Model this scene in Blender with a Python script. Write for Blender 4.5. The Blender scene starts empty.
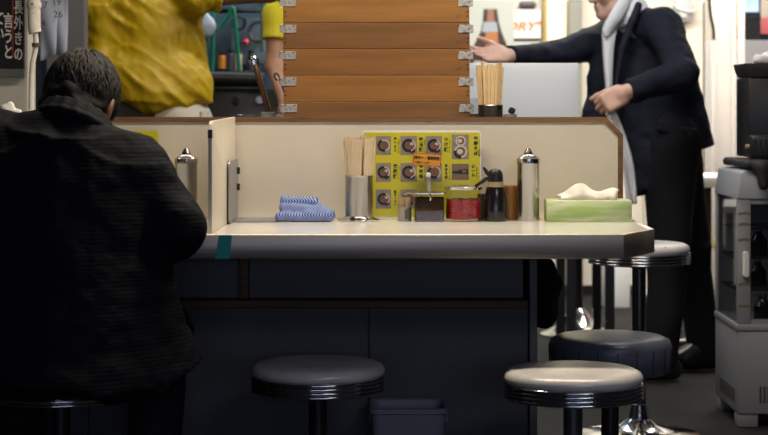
import bpy, bmesh, math, random
import numpy as np
from mathutils import Vector, Matrix, Euler

random.seed(7)
rng = np.random.default_rng(7)
PI = math.pi
S = bpy.context.scene
COL = S.collection

# ------------------------------------------------------------------ camera, world, lights, exposure
CAMZ, F = 1.05, 1800.0
cam_d = bpy.data.cameras.new('camera')
cam = bpy.data.objects.new('camera', cam_d)
COL.objects.link(cam)
cam.location = (0, 0, CAMZ)
cam.rotation_euler = (PI / 2, 0, 0)
cam_d.sensor_width = 36.0
cam_d.lens = F * 36.0 / 768.0
cam_d.shift_y = -112.5 / 768.0
cam_d.clip_end = 60
cam_d.dof.use_dof = True
cam_d.dof.focus_distance = 4.62
cam_d.dof.aperture_fstop = 5.0
S.camera = cam

w = bpy.data.worlds.new('world')
S.world = w
w.use_nodes = True
w.node_tree.nodes['Background'].inputs[0].default_value = (0.35, 0.42, 0.62, 1)
w.node_tree.nodes['Background'].inputs[1].default_value = 0.012

S.view_settings.view_transform = 'Standard'
S.view_settings.look = 'None'
S.view_settings.exposure = 0.0
S.view_settings.gamma = 1.0
S.view_settings.use_curve_mapping = False


def area(name, loc, rot, size, size_y, power, color):
    d = bpy.data.lights.new(name, 'AREA')
    d.shape = 'RECTANGLE'
    d.size, d.size_y, d.energy, d.color = size, size_y, power, color
    o = bpy.data.objects.new(name, d)
    COL.objects.link(o)
    o.location, o.rotation_euler = loc, rot
    return o


# pendant row over the counter, kitchen tubes, bright tubes over the rear, dim street light behind the viewer
area('counter_lamp', (0.2, 4.40, 2.1), (0, 0, 0), 1.6, 0.12, 32.0, (1.0, 0.86, 0.66))
area('kitchen_lamp', (-0.25, 5.8, 2.35), (0, 0, 0), 2.2, 0.3, 16, (1.0, 0.93, 0.80))
area('equipment_lamp', (-1.0, 7.6, 2.4), (0, 0, 0), 1.2, 0.3, 9, (0.75, 0.88, 1.0))
area('rear_lamp', (1.2, 8.1, 2.5), (math.radians(32), 0, 0), 2.6, 0.5, 120, (1.0, 0.95, 0.86))
area('aisle_lamp', (0.75, 6.2, 2.5), (math.radians(15), 0, 0), 0.8, 0.4, 16, (0.9, 0.93, 1.0))
area('street_light', (0.6, -1.0, 1.1), (math.radians(90), 0, 0), 3.0, 0.5, 15.0, (0.66, 0.72, 1.0))
area('street_lamp', (1.3, 1.0, 2.2), (math.radians(58), 0, math.radians(14)), 1.2, 0.3, 9.0, (0.95, 0.95, 1.0))


# ------------------------------------------------------------------ helpers
def px(x, Y):
    return (x - 384.0) * Y / F


def pz(y, Y):
    return CAMZ - (y - 105.0) * Y / F


MATS = {}


def mat(name, color, rough=0.5, metal=0.0, noise=None, bump=None, wave=None, spec=0.5, emit=None, alpha=None,
        trans=0.0, ior=1.45, coat=0.0, aniso=0.0, spots=None, sheen=0.0):
    """noise=(scale, amount[, stretch]) colour variation; bump=(scale, strength[, stretch]); wave=(scale, strength, axis) ribs;
    spots=(scale, threshold, colour) wear marks of their own shape"""
    if name in MATS:
        return MATS[name]
    m = bpy.data.materials.new(name)
    m.use_nodes = True
    nt = m.node_tree
    N, L = nt.nodes, nt.links
    b = N['Principled BSDF']
    c = (*color, 1)
    b.inputs['Base Color'].default_value = c
    b.inputs['Roughness'].default_value = rough
    b.inputs['Metallic'].default_value = metal
    b.inputs['Specular IOR Level'].default_value = spec
    b.inputs['IOR'].default_value = ior
    if trans:
        b.inputs['Transmission Weight'].default_value = trans
    if coat:
        b.inputs['Coat Weight'].default_value = coat
        b.inputs['Coat Roughness'].default_value = 0.1
    if aniso:
        b.inputs['Anisotropic'].default_value = aniso
    if sheen:
        b.inputs['Sheen Weight'].default_value = sheen
    if emit:
        b.inputs['Emission Color'].default_value = (*emit[0], 1)
        b.inputs['Emission Strength'].default_value = emit[1]
    if alpha is not None:
        b.inputs['Alpha'].default_value = alpha
    tc = N.new('ShaderNodeTexCoord')

    def coords(stretch):
        mp = N.new('ShaderNodeMapping')
        mp.inputs['Scale'].default_value = stretch or (1, 1, 1)
        L.new(tc.outputs['Object'], mp.inputs[0])
        return mp.outputs[0]
    col_out = None
    if noise:
        n = N.new('ShaderNodeTexNoise')
        n.inputs['Scale'].default_value = noise[0]
        n.inputs['Detail'].default_value = 6
        L.new(coords(noise[2] if len(noise) > 2 else None), n.inputs['Vector'])
        r = N.new('ShaderNodeValToRGB')
        k = noise[1]
        r.color_ramp.elements[0].position = 0.3
        r.color_ramp.elements[1].position = 0.7
        r.color_ramp.elements[0].color = (*[max(0, v * (1 - k)) for v in color], 1)
        r.color_ramp.elements[1].color = (*[min(1, v * (1 + k)) for v in color], 1)
        L.new(n.outputs['Fac'], r.inputs[0])
        col_out = r.outputs[0]
    if spots:
        n = N.new('ShaderNodeTexNoise')
        n.inputs['Scale'].default_value = spots[0]
        n.inputs['Detail'].default_value = 8
        n.inputs['Roughness'].default_value = 0.65
        L.new(coords(spots[3] if len(spots) > 3 else None), n.inputs['Vector'])
        r = N.new('ShaderNodeValToRGB')
        r.color_ramp.elements[0].position = spots[1]
        r.color_ramp.elements[1].position = spots[1] + 0.05
        L.new(n.outputs['Fac'], r.inputs[0])
        mx = N.new('ShaderNodeMix')
        mx.data_type = 'RGBA'
        L.new(r.outputs[0], mx.inputs[0])
        if col_out:
            L.new(col_out, mx.inputs[6])
        else:
            mx.inputs[6].default_value = c
        mx.inputs[7].default_value = (*spots[2], 1)
        col_out = mx.outputs[2]
    if col_out:
        L.new(col_out, b.inputs['Base Color'])
    h = None
    if bump:
        n = N.new('ShaderNodeTexNoise')
        n.inputs['Scale'].default_value = bump[0]
        n.inputs['Detail'].default_value = 5
        L.new(coords(bump[2] if len(bump) > 2 else None), n.inputs['Vector'])
        bp = N.new('ShaderNodeBump')
        bp.inputs['Strength'].default_value = bump[1]
        bp.inputs['Distance'].default_value = 0.01
        L.new(n.outputs['Fac'], bp.inputs['Height'])
        h = bp
    if wave:
        n = N.new('ShaderNodeTexWave')
        n.bands_direction = wave[2]
        n.inputs['Scale'].default_value = wave[0]
        n.inputs['Distortion'].default_value = 0.6
        L.new(coords(None), n.inputs['Vector'])
        bp = N.new('ShaderNodeBump')
        bp.inputs['Strength'].default_value = wave[1]
        bp.inputs['Distance'].default_value = 0.004
        L.new(n.outputs['Fac'], bp.inputs['Height'])
        if h:
            L.new(h.outputs[0], bp.inputs['Normal'])
        h = bp
    if h:
        L.new(h.outputs[0], b.inputs['Normal'])
    MATS[name] = m
    return m


def striped(name, c1, c2, scale, axis='X', rough=0.8, bumpy=0.0):
    if name in MATS:
        return MATS[name]
    m = mat(name, c1, rough)
    N, L = m.node_tree.nodes, m.node_tree.links
    uv = N.new('ShaderNodeTexCoord')
    wv = N.new('ShaderNodeTexWave')
    wv.bands_direction = axis
    wv.inputs['Scale'].default_value = scale
    wv.inputs['Distortion'].default_value = 0
    L.new(uv.outputs['UV'], wv.inputs['Vector'])
    r = N.new('ShaderNodeValToRGB')
    r.color_ramp.elements[0].position = 0.5
    r.color_ramp.elements[1].position = 0.62
    r.color_ramp.elements[0].color = (*c1, 1)
    r.color_ramp.elements[1].color = (*c2, 1)
    L.new(wv.outputs['Fac'], r.inputs[0])
    L.new(r.outputs[0], N['Principled BSDF'].inputs['Base Color'])
    return m


def link(name, me, m, parent=None, smooth=True):
    o = bpy.data.objects.new(name, me)
    COL.objects.link(o)
    for mm in (m if isinstance(m, (list, tuple)) else [m]):
        me.materials.append(mm)
    if smooth:
        for p in me.polygons:
            p.use_smooth = True
    if parent:
        o.parent = parent
    return o


def obj(name, bm, m, parent=None, loc=None, smooth=False, angle=35, rot=None):
    bmesh.ops.recalc_face_normals(bm, faces=bm.faces)
    if smooth:
        for e in bm.edges:
            if len(e.link_faces) == 2 and e.calc_face_angle(0) > math.radians(angle):
                e.smooth = False
    me = bpy.data.meshes.new(name)
    bm.to_mesh(me)
    bm.free()
    o = link(name, me, m, parent, smooth)
    if loc:
        o.location = loc
    if rot:
        o.rotation_euler = rot
    return o


def thing(name, label, cat, loc=(0, 0, 0), rot=(0, 0, 0), group=None):
    o = bpy.data.objects.new(name, None)
    COL.objects.link(o)
    o.location, o.rotation_euler = loc, rot
    o.empty_display_size = 0.05
    return tag(o, label, cat, group)


def tag(o, label, cat, group=None):
    o['label'], o['category'] = label, cat
    if group:
        o['group'] = group
    return o


def struct(name, bm, m, parent=None, smooth=False):
    o = obj(name, bm, m, parent, smooth=smooth)
    if parent is None:
        o['kind'] = 'structure'
    return o


def dup(root, loc, rot=None, label=None):
    r = root.copy()
    COL.objects.link(r)
    r.location = loc
    if rot is not None:
        r.rotation_euler = rot
    if label:
        r['label'] = label
    for ch in list(root.children):
        c = ch.copy()
        COL.objects.link(c)
        c.parent = r
        for g in ch.children:
            d = g.copy()
            COL.objects.link(d)
            d.parent = c
    return r


def B():
    return bmesh.new()


def box(bm, x0, x1, y0, y1, z0, z1, bev=0.0, seg=2, M=None, mi=0):
    r = bmesh.ops.create_cube(bm, size=1)
    vs = r['verts']
    for v in vs:
        v.co = Vector(((x0 + x1) / 2 + v.co.x * (x1 - x0), (y0 + y1) / 2 + v.co.y * (y1 - y0), (z0 + z1) / 2 + v.co.z * (z1 - z0)))
    fs = {f for v in vs for f in v.link_faces}
    if bev > 0:
        es = list({e for v in vs for e in v.link_edges})
        rr = bmesh.ops.bevel(bm, geom=es, offset=bev, segments=seg, profile=0.5, affect='EDGES')
        fs = {f for f in rr['faces']} | {f for f in fs if f.is_valid}
        vs = list({v for f in fs for v in f.verts})
    for f in fs:
        f.material_index = mi
    if M is not None:
        for v in vs:
            v.co = M @ v.co
    return bm


def lathe(bm, prof, seg=32, M=None, mi=0, sx=1.0, sy=1.0):
    """closed lathe round z from [(r, z), ...]"""
    rings = []
    for r, z in prof:
        if r < 1e-6:
            rings.append([bm.verts.new((0, 0, z))])
        else:
            rings.append([bm.verts.new((sx * r * math.cos(2 * PI * i / seg), sy * r * math.sin(2 * PI * i / seg), z)) for i in range(seg)])
    fs = []
    for a, b in zip(rings, rings[1:]):
        if len(a) == 1 and len(b) == 1:
            continue
        for i in range(seg):
            j = (i + 1) % seg
            if len(a) == 1:
                fs.append(bm.faces.new((a[0], b[j], b[i])))
            elif len(b) == 1:
                fs.append(bm.faces.new((a[i], a[j], b[0])))
            else:
                fs.append(bm.faces.new((a[i], a[j], b[j], b[i])))
    for f in fs:
        f.material_index = mi
    if M is not None:
        for rg in rings:
            for v in rg:
                v.co = M @ v.co
    return bm


def cyl(bm, r, z0, z1, seg=24, M=None, bev=0.0, mi=0, r1=None):
    r1 = r if r1 is None else r1
    if bev:
        p = [(0, z0), (r - bev, z0), (r, z0 + bev), (r1, z1 - bev), (r1 - bev, z1), (0, z1)]
    else:
        p = [(0, z0), (r, z0), (r1, z1), (0, z1)]
    return lathe(bm, p, seg, M, mi)


def tube(bm, pts, r, seg=10, radii=None, cap=True, flat=1.0):
    pts = [Vector(p) for p in pts]
    rings = []
    up = Vector((0.13, 0.21, 0.97))
    for i, p in enumerate(pts):
        t = (pts[min(i + 1, len(pts) - 1)] - pts[max(i - 1, 0)]).normalized()
        u = up - t * up.dot(t)
        if u.length < 1e-3:
            u = Vector((1, 0, 0)) - t * t.x
        u.normalize()
        up = u
        v = t.cross(u)
        rr = radii[i] if radii else r
        rings.append([bm.verts.new(p + (u * math.cos(2 * PI * k / seg) * rr + v * math.sin(2 * PI * k / seg) * rr * flat)) for k in range(seg)])
    for a, b in zip(rings, rings[1:]):
        for i in range(seg):
            j = (i + 1) % seg
            bm.faces.new((a[i], a[j], b[j], b[i]))
    if cap:
        bm.faces.new(list(reversed(rings[0])))
        bm.faces.new(rings[-1])
    return bm


def smoothpath(ctrl, n=8):
    P = [Vector(p) for p in ctrl]
    P = [P[0] * 2 - P[1]] + P + [P[-1] * 2 - P[-2]]
    out = []
    for i in range(1, len(P) - 2):
        for k in range(n):
            t = k / n
            a, b, c, d = P[i - 1], P[i], P[i + 1], P[i + 2]
            out.append(0.5 * ((2 * b) + (c - a) * t + (2 * a - 5 * b + 4 * c - d) * t * t + (3 * b - a - 3 * c + d) * t ** 3))
    out.append(P[-2])
    return out


def prism(bm, poly, y0, y1, bev=0.0, mi=0, M=None):
    """polygon in x,z extruded along y"""
    a = [bm.verts.new((x, y0, z)) for x, z in poly]
    b = [bm.verts.new((x, y1, z)) for x, z in poly]
    n = len(poly)
    fs = [bm.faces.new(a), bm.faces.new(list(reversed(b)))]
    for i in range(n):
        j = (i + 1) % n
        fs.append(bm.faces.new((a[j], a[i], b[i], b[j])))
    if bev:
        bmesh.ops.recalc_face_normals(bm, faces=fs)
        es = list({e for f in fs for e in f.edges})
        rr = bmesh.ops.bevel(bm, geom=es, offset=bev, segments=2, profile=0.5, affect='EDGES')
        fs = [f for f in bm.faces]
    for f in fs:
        if f.is_valid:
            f.material_index = mi
    if M is not None:
        for v in bm.verts:
            v.co = M @ v.co
    return bm


def zprism(bm, poly, z0, z1, bev=0.0):
    """polygon in x,y extruded along z"""
    M = Matrix(((1, 0, 0, 0), (0, 0, 1, 0), (0, 1, 0, 0), (0, 0, 0, 1)))
    return prism(bm, poly, z0, z1, bev, 0, M)


def rrect(x0, x1, z0, z1, r, n=5):
    out = []
    for cx, cz, a0 in ((x1 - r, z1 - r, 0), (x0 + r, z1 - r, 90), (x0 + r, z0 + r, 180), (x1 - r, z0 + r, 270)):
        for k in range(n + 1):
            a = math.radians(a0 + 90 * k / n)
            out.append((cx + r * math.cos(a), cz + r * math.sin(a)))
    return out


def bar(bm, a, b, wx, wy, bev=0.0):
    """square bar between two points"""
    a, b = Vector(a), Vector(b)
    q = (b - a).to_track_quat('Z', 'Y').to_matrix().to_4x4()
    return box(bm, -wx / 2, wx / 2, -wy / 2, wy / 2, 0, (b - a).length, bev, 1, Matrix.Translation(a) @ q)


def writing(name, txt, size, m, parent, loc, rot=(PI / 2, 0, 0), depth=0.0004, sx=1.0, vertical=False, shear=0.0, bold=0.0, space=1.0, align='CENTER'):
    """flat lettering as a mesh; rot (90,0,0) faces -Y"""
    if vertical:
        txt = '\n'.join(txt)
    c = bpy.data.curves.new(name, 'FONT')
    c.body, c.size, c.extrude = txt, size, depth
    c.shear, c.offset = shear, bold
    c.align_x, c.align_y = align, 'CENTER'
    c.space_line = 1.22 * space if vertical else space
    c.resolution_u = 2
    t = bpy.data.objects.new(name + '_curve', c)
    COL.objects.link(t)
    dg = bpy.context.evaluated_depsgraph_get()
    me = bpy.data.meshes.new_from_object(t.evaluated_get(dg))
    bpy.data.objects.remove(t)
    bpy.data.curves.remove(c)
    me.materials.clear()
    o = link(name, me, m, parent, False)
    o.location, o.rotation_euler = loc, rot
    o.scale = (sx, 1, 1)
    return o


# ------------------------------------------------------------------ implicit bodies (smooth unions of tapered limbs, meshed with surface nets)
def smin(a, b, k):
    h = np.clip(0.5 + 0.5 * (b - a) / k, 0, 1)
    return b * (1 - h) + a * h - k * h * (1 - h)


_lat = rng.random((32, 32, 32)).astype(np.float32)


def vnoise(P):
    i = np.floor(P).astype(int)
    f = P - i
    f = f * f * (3 - 2 * f)
    out = 0
    for dx in (0, 1):
        for dy in (0, 1):
            for dz in (0, 1):
                wgt = (f[:, 0] if dx else 1 - f[:, 0]) * (f[:, 1] if dy else 1 - f[:, 1]) * (f[:, 2] if dz else 1 - f[:, 2])
                out = out + wgt * _lat[(i[:, 0] + dx) % 32, (i[:, 1] + dy) % 32, (i[:, 2] + dz) % 32]
    return out - 0.5


def fold(P, amp, sc, off):
    if np.ndim(sc) == 2:      # sharp creases running one way
        return amp * (4 * np.abs(vnoise(P @ sc + off)) - 0.5)
    return amp * 2 * vnoise(P * np.array(sc) + off)


class SDF:
    def __init__(self, k=0.02):
        self.p, self.k, self.disp, self.pts = [], k, [], []

    def _add(self, kind, data, ext, k, sub):
        self.p.append((kind, data, self.k if k is None else k, sub))
        if not sub:
            self.pts += ext
        return self

    def cap(self, a, b, ra, rb=None, k=None, sub=False):
        rb = ra if rb is None else rb
        a, b = np.array(a, float), np.array(b, float)
        return self._add('cap', (a, b, ra, rb), [a - ra, a + ra, b - rb, b + rb], k, sub)

    def path(self, pts, r, k=None, sub=False):
        rs = r if isinstance(r, (list, tuple)) else [r] * len(pts)
        for i in range(len(pts) - 1):
            self.cap(pts[i], pts[i + 1], rs[i], rs[i + 1], k, sub)
        return self

    def cone(self, a, b, ra, rb=None, k=None, sub=False):
        rb = ra if rb is None else rb
        a, b = np.array(a, float), np.array(b, float)
        r = max(ra, rb)
        return self._add('cone', (a, b, ra, rb), [a - r, a + r, b - r, b + r], k, sub)

    def ell(self, c, r, R=None, k=None, sub=False):
        c, r = np.array(c, float), np.array(r, float)
        m = r.max()
        return self._add('ell', (c, r, None if R is None else np.array(R)), [c - m, c + m], k, sub)

    def rbox(self, c, h, rad, R=None, k=None, sub=False):
        c, h = np.array(c, float), np.array(h, float)
        m = np.linalg.norm(h)
        return self._add('box', (c, h, rad, None if R is None else np.array(R)), [c - m, c + m], k, sub)

    def plane(self, o, n, k=0.004):
        n = np.array(n, float)
        return self._add('plane', (np.array(o, float), n / np.linalg.norm(n)), [], k, True)

    def group(self, s, M, k=None):
        M = np.array(M)
        R, o = M[:3, :3], M[:3, 3]
        lo, hi = np.min(s.pts, 0), np.max(s.pts, 0)
        ext = [R @ np.array((x, y, z)) + o for x in (lo[0], hi[0]) for y in (lo[1], hi[1]) for z in (lo[2], hi[2])]
        return self._add('group', (s, R, o), ext, k, False)

    def eval(self, P):
        d, wav = None, bool(self.disp)
        order = sorted(self.p, key=lambda q: q[3]) if self.disp else self.p
        for kind, D, k, sub in order:
            if sub and wav:
                wav = False
                for amp, sc, off in self.disp:
                    d = d + fold(P, amp, sc, off)
            if kind in ('cap', 'cone'):
                a, b, ra, rb = D
                ab = b - a
                ll = ab @ ab + 1e-12
                t = (P - a) @ ab / ll
                tc = np.clip(t, 0, 1)
                x = np.linalg.norm(P - a - tc[:, None] * ab, axis=1) if kind == 'cap' else np.linalg.norm(P - a - t[:, None] * ab, axis=1)
                e = x - (ra + (rb - ra) * tc)
                if kind == 'cone':
                    L = math.sqrt(ll)
                    e = np.maximum(e, np.maximum(-t * L, (t - 1) * L))
            elif kind == 'ell':
                c, r, R = D
                q = P - c
                if R is not None:
                    q = q @ R
                k0 = np.linalg.norm(q / r, axis=1)
                k1 = np.linalg.norm(q / (r * r), axis=1) + 1e-9
                e = k0 * (k0 - 1) / k1
            elif kind == 'box':
                c, h, rad, R = D
                q = P - c
                if R is not None:
                    q = q @ R
                q = np.abs(q) - (h - rad)
                e = np.linalg.norm(np.maximum(q, 0), axis=1) + np.minimum(q.max(1), 0) - rad
            elif kind == 'plane':
                e = -((P - D[0]) @ D[1])
            else:
                s, R, o = D
                e = s.eval((P - o) @ R)
            if d is None:
                d = e
            elif sub:
                d = -smin(-d, e, k)
            else:
                d = smin(d, e, k)
        if wav:
            for amp, sc, off in self.disp:
                d = d + fold(P, amp, sc, off)
        return d

    def folds(self, amp, sc):
        self.disp.append((amp, sc, rng.random(3) * 20))
        return self

    def mesh(self, cell=0.006, loc=(0, 0, 0)):
        pad = 0.03
        lo, hi = np.min(self.pts, 0) - pad, np.max(self.pts, 0) + pad
        q = 4
        n = np.ceil((hi - lo) / (cell * q)).astype(int) + 1
        ax = [lo[i] + np.arange(n[i]) * cell * q for i in range(3)]
        G = np.stack(np.meshgrid(*ax, indexing='ij'), -1).reshape(-1, 3)
        dc = self.eval(G).reshape(n)
        near = np.abs(dc) < cell * q * 2.6
        V = np.repeat(np.repeat(np.repeat(dc, q, 0), q, 1), q, 2).astype(np.float32)
        mk = np.repeat(np.repeat(np.repeat(near, q, 0), q, 1), q, 2)
        idx = np.argwhere(mk)
        # coarse samples sit at block corners: evaluate each fine node of the near blocks
        V[mk] = self.eval(lo + idx * cell)
        ins = V < 0
        c8 = [ins[dx:ins.shape[0] - 1 + dx, dy:ins.shape[1] - 1 + dy, dz:ins.shape[2] - 1 + dz] for dx in (0, 1) for dy in (0, 1) for dz in (0, 1)]
        s = sum(c.astype(np.int8) for c in c8)
        act = np.argwhere((s > 0) & (s < 8))
        ids = -np.ones(s.shape, np.int32)
        ids[tuple(act.T)] = np.arange(len(act))
        acc, cnt = np.zeros((len(act), 3)), np.zeros(len(act))
        offs = [(dx, dy, dz) for dx in (0, 1) for dy in (0, 1) for dz in (0, 1)]
        for a in offs:
            for k in range(3):
                if a[k] == 0:
                    b = list(a)
                    b[k] = 1
                    va = V[tuple((act + a).T)]
                    vb = V[tuple((act + b).T)]
                    m = (va < 0) != (vb < 0)
                    t = va / np.where(m, va - vb, 1)
                    p = np.array(a, float)[None] + t[:, None] * np.eye(3)[k]
                    acc[m] += p[m]
                    cnt[m] += 1
        verts = lo + (act + acc / cnt[:, None]) * cell - np.array(loc)
        faces = []
        for k in range(3):
            e = np.eye(3, dtype=int)[k]
            u, v = np.eye(3, dtype=int)[(k + 1) % 3], np.eye(3, dtype=int)[(k + 2) % 3]
            A = ins[:-1, :-1, :-1]
            sl = [slice(0, -1)] * 3
            sl[k] = slice(1, None)
            Bn = ins[tuple(sl)]
            ed = np.argwhere(A != Bn)
            ed = ed[(ed[:, (k + 1) % 3] > 0) & (ed[:, (k + 2) % 3] > 0)]
            c0, c1, c2, c3 = ed - u - v, ed - v, ed, ed - u
            qd = np.stack([ids[tuple(c.T)] for c in (c0, c1, c2, c3)], 1)
            flip = ~A[tuple(ed.T)]
            qd[flip] = qd[flip][:, ::-1]
            faces.append(qd[(qd >= 0).all(1)])
        faces = np.concatenate(faces)
        me = bpy.data.meshes.new('body')
        me.from_pydata(verts.tolist(), [], faces.tolist())
        me.update()
        return me


def body_part(name, sdf, m, parent, cell=0.006):
    me = sdf.mesh(cell, tuple(parent.location) if parent and parent.parent is None else tuple(parent.parent.location))
    return link(name, me, m, parent)


def frame(o, fwd, up):
    """matrix whose local x is fwd, local z close to up"""
    f = Vector(fwd).normalized()
    u = Vector(up)
    u = (u - f * u.dot(f)).normalized()
    l = u.cross(f)
    return Matrix(((f.x, l.x, u.x, o[0]), (f.y, l.y, u.y, o[1]), (f.z, l.z, u.z, o[2]), (0, 0, 0, 1)))


def head_sdf():
    s = SDF(0.025)
    s.ell((-0.012, 0, 0.03), (0.098, 0.077, 0.094))
    s.ell((0.03, 0, -0.03), (0.064, 0.06, 0.085))
    s.cap((0.0, 0.045, -0.062), (0.062, 0.016, -0.096), 0.026, 0.02)
    s.cap((0.0, -0.045, -0.062), (0.062, -0.016, -0.096), 0.026, 0.02)
    s.ell((0.078, 0, -0.096), (0.02, 0.022, 0.02), k=0.02)
    s.cap((0.088, 0, 0.004), (0.108, 0, -0.034), 0.010, 0.0135, k=0.012)
    s.cap((0.092, 0.013, -0.038), (0.092, -0.013, -0.038), 0.009, k=0.008)
    s.cap((0.084, 0.03, 0.024), (0.084, -0.03, 0.024), 0.012, k=0.02)
    for sg in (1, -1):
        s.ell((0.094, 0.031 * sg, 0.004), (0.014, 0.017, 0.012), k=0.012, sub=True)
        s.ell((0.078, 0.031 * sg, 0.003), (0.012, 0.013, 0.011), k=0.004)
        s.ell((0.068, 0.042 * sg, -0.03), (0.02, 0.02, 0.022), k=0.02)
    s.cap((0.09, 0.018, -0.062), (0.09, -0.018, -0.062), 0.008, k=0.008)
    s.cap((0.088, 0.016, -0.074), (0.088, -0.016, -0.074), 0.0085, k=0.008)
    s.cap((0.101, 0.022, -0.0675), (0.101, -0.022, -0.0675), 0.0025, k=0.003, sub=True)
    for sg in (1, -1):
        R = np.array(Matrix.Rotation(math.radians(-22 * sg), 3, 'Z'))
        s.ell((-0.012, 0.079 * sg, -0.008), (0.022, 0.009, 0.034), R=R, k=0.006)
        s.ell((-0.008, 0.089 * sg, -0.002), (0.011, 0.006, 0.018), R=R, k=0.005, sub=True)
    return s


def hand_sdf(curl=(0.3, 0.3, 0.35, 0.4), side=1, thumb=0.5, spread=0.06):
    """x towards the fingers, y towards the thumb (times side), z the back of the hand"""
    s = SDF(0.012)
    s.cap((-0.03, 0, 0), (0.01, 0, 0), 0.026, 0.027)
    s.rbox((0.045, 0, 0), (0.045, 0.04, 0.0155), 0.013, k=0.015)
    s.ell((0.03, 0.026 * side, -0.008), (0.032, 0.018, 0.017), k=0.012)
    L = [(0.042, 0.026, 0.022), (0.047, 0.03, 0.024), (0.043, 0.028, 0.023), (0.034, 0.021, 0.02)]
    f = SDF(0.003)
    for i in range(4):
        y = (0.029 - 0.0195 * i) * side
        p = np.array((0.082 - 0.004 * abs(i - 1), y, 0.001))
        yaw = spread * (1.3 - i) * side
        a = 0.0
        r = 0.0098 - (0.0012 if i == 3 else 0)
        for j in range(3):
            a += curl[i] * (0.8 if j == 0 else 1.1)
            q = p + L[i][j] * np.array((math.cos(a) * math.cos(yaw), math.cos(a) * math.sin(yaw), -math.sin(a)))
            f.cap(p, q, r, r - 0.001, k=0.003)
            p, r = q, r - 0.0009
    t = thumb
    p0 = np.array((0.018, 0.03 * side, -0.008))
    p1 = p0 + 0.042 * np.array((math.cos(t), math.sin(t) * side, -0.25))
    p2 = p1 + 0.033 * np.array((math.cos(t * 0.6), math.sin(t * 0.6) * side, -0.3))
    p3 = p2 + 0.026 * np.array((math.cos(t * 0.2), math.sin(t * 0.2) * side, -0.3))
    f.cap(p0, p1, 0.0135, 0.0115, k=0.006).cap(p1, p2, 0.0115, 0.010, k=0.006).cap(p2, p3, 0.010, 0.0085, k=0.006)
    s.group(f, Matrix.Identity(4), k=0.008)
    return s


def human(J):
    """one continuous body from joint positions"""
    s = SDF(0.045)
    hl, hr = np.array(J['hipL']), np.array(J['hipR'])
    sl, sr = np.array(J['shL']), np.array(J['shR'])
    pel, ch = (hl + hr) / 2, (sl + sr) / 2
    s.cap(hl, hr, 0.082)
    for t in (0.3, 0.7):
        s.cap(hl + (hr - hl) * t, sl + (sr - sl) * t - np.array((0, 0, 0.1)), 0.076, 0.07)
    s.cap(sl, sr, 0.045)
    s.cap(ch - np.array((0, 0, 0.01)), J['neck'], 0.07, 0.055)
    s.cap(J['neck'], J['head'], 0.055, 0.055)
    for c in 'LR':
        s.cap(J['sh' + c], J['el' + c], 0.05, 0.04, k=0.03).cap(J['el' + c], J['wr' + c], 0.04, 0.027, k=0.02)
        s.cap(J['hip' + c], J['kn' + c], 0.075, 0.052, k=0.03).cap(J['kn' + c], J['an' + c], 0.05, 0.034, k=0.02)
        t = np.array(J['toe' + c])
        s.cap(J['an' + c], np.array(J['an' + c]) * 0.45 + t * 0.55, 0.03, 0.022, k=0.02)
    s.group(head_sdf(), J['headM'], k=0.012)
    for c in 'LR':
        if 'hand' + c in J:
            h, M = J['hand' + c]
            s.group(h, M, k=0.012)
    return s


def shoe(name, ank, toe, m, parent):
    a, t = np.array(ank, float), np.array(toe, float)
    d = (t - a) * np.array((1, 1, 0))
    d /= np.linalg.norm(d)
    g = np.array((a[0], a[1], 0.0))
    s = SDF(0.025)
    s.cap(g - d * 0.045 + np.array((0, 0, 0.045)), g + d * 0.16 + np.array((0, 0, 0.04)), 0.042, 0.038)
    s.cap(a, g + d * 0.07 + np.array((0, 0, 0.055)), 0.05, 0.045)
    s.plane((0, 0, 0.004), (0, 0, -1))
    return body_part(name, s, m, parent, 0.007)

# ------------------------------------------------------------------ materials
cream = mat('cream_laminate', (0.66, 0.60, 0.50), 0.35, noise=(5, 0.05), bump=(60, 0.02), spots=(9, 0.70, (0.52, 0.45, 0.35)))
rear_cream = mat('cream_wall_paint', (0.80, 0.75, 0.64), 0.6, noise=(3, 0.05), bump=(30, 0.05))
white_top = mat('white_laminate', (0.72, 0.70, 0.66), 0.16, noise=(7, 0.04), spots=(14, 0.72, (0.6, 0.57, 0.52)))
steel = mat('brushed_steel', (0.62, 0.57, 0.53), 0.55, 1.0, noise=(14, 0.14, (0.25, 6, 30)), bump=(40, 0.06, (0.15, 8, 40)), aniso=0.5)
steel_warm_lit = mat('brushed_steel_warm_lit', (0.68, 0.58, 0.49), 0.48, 1.0, noise=(14, 0.1, (0.25, 6, 30)))  # copy of the steel with the chamfer's warm light mixed into its colour
bright_steel = mat('polished_steel', (0.40, 0.39, 0.385), 0.27, 1.0, noise=(20, 0.08, (1, 1, 0.1)), bump=(60, 0.03, (2, 2, 0.2)))
chrome = mat('chrome', (0.62, 0.63, 0.66), 0.12, 1.0, noise=(30, 0.15), bump=(80, 0.03))
dark_metal = mat('dark_metal', (0.05, 0.05, 0.055), 0.35, 0.8, bump=(60, 0.04))
edge_wood = mat('edge_wood', (0.17, 0.085, 0.035), 0.45, noise=(6, 0.4, (0.6, 6, 12)), bump=(30, 0.15, (0.5, 6, 12)), spots=(8, 0.6, (0.07, 0.035, 0.016), (0.6, 4, 10)))
rail_wood = mat('dark_rail_wood', (0.11, 0.05, 0.022), 0.5, noise=(6, 0.4, (0.6, 6, 12)), bump=(30, 0.1, (0.5, 6, 12)))
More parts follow.
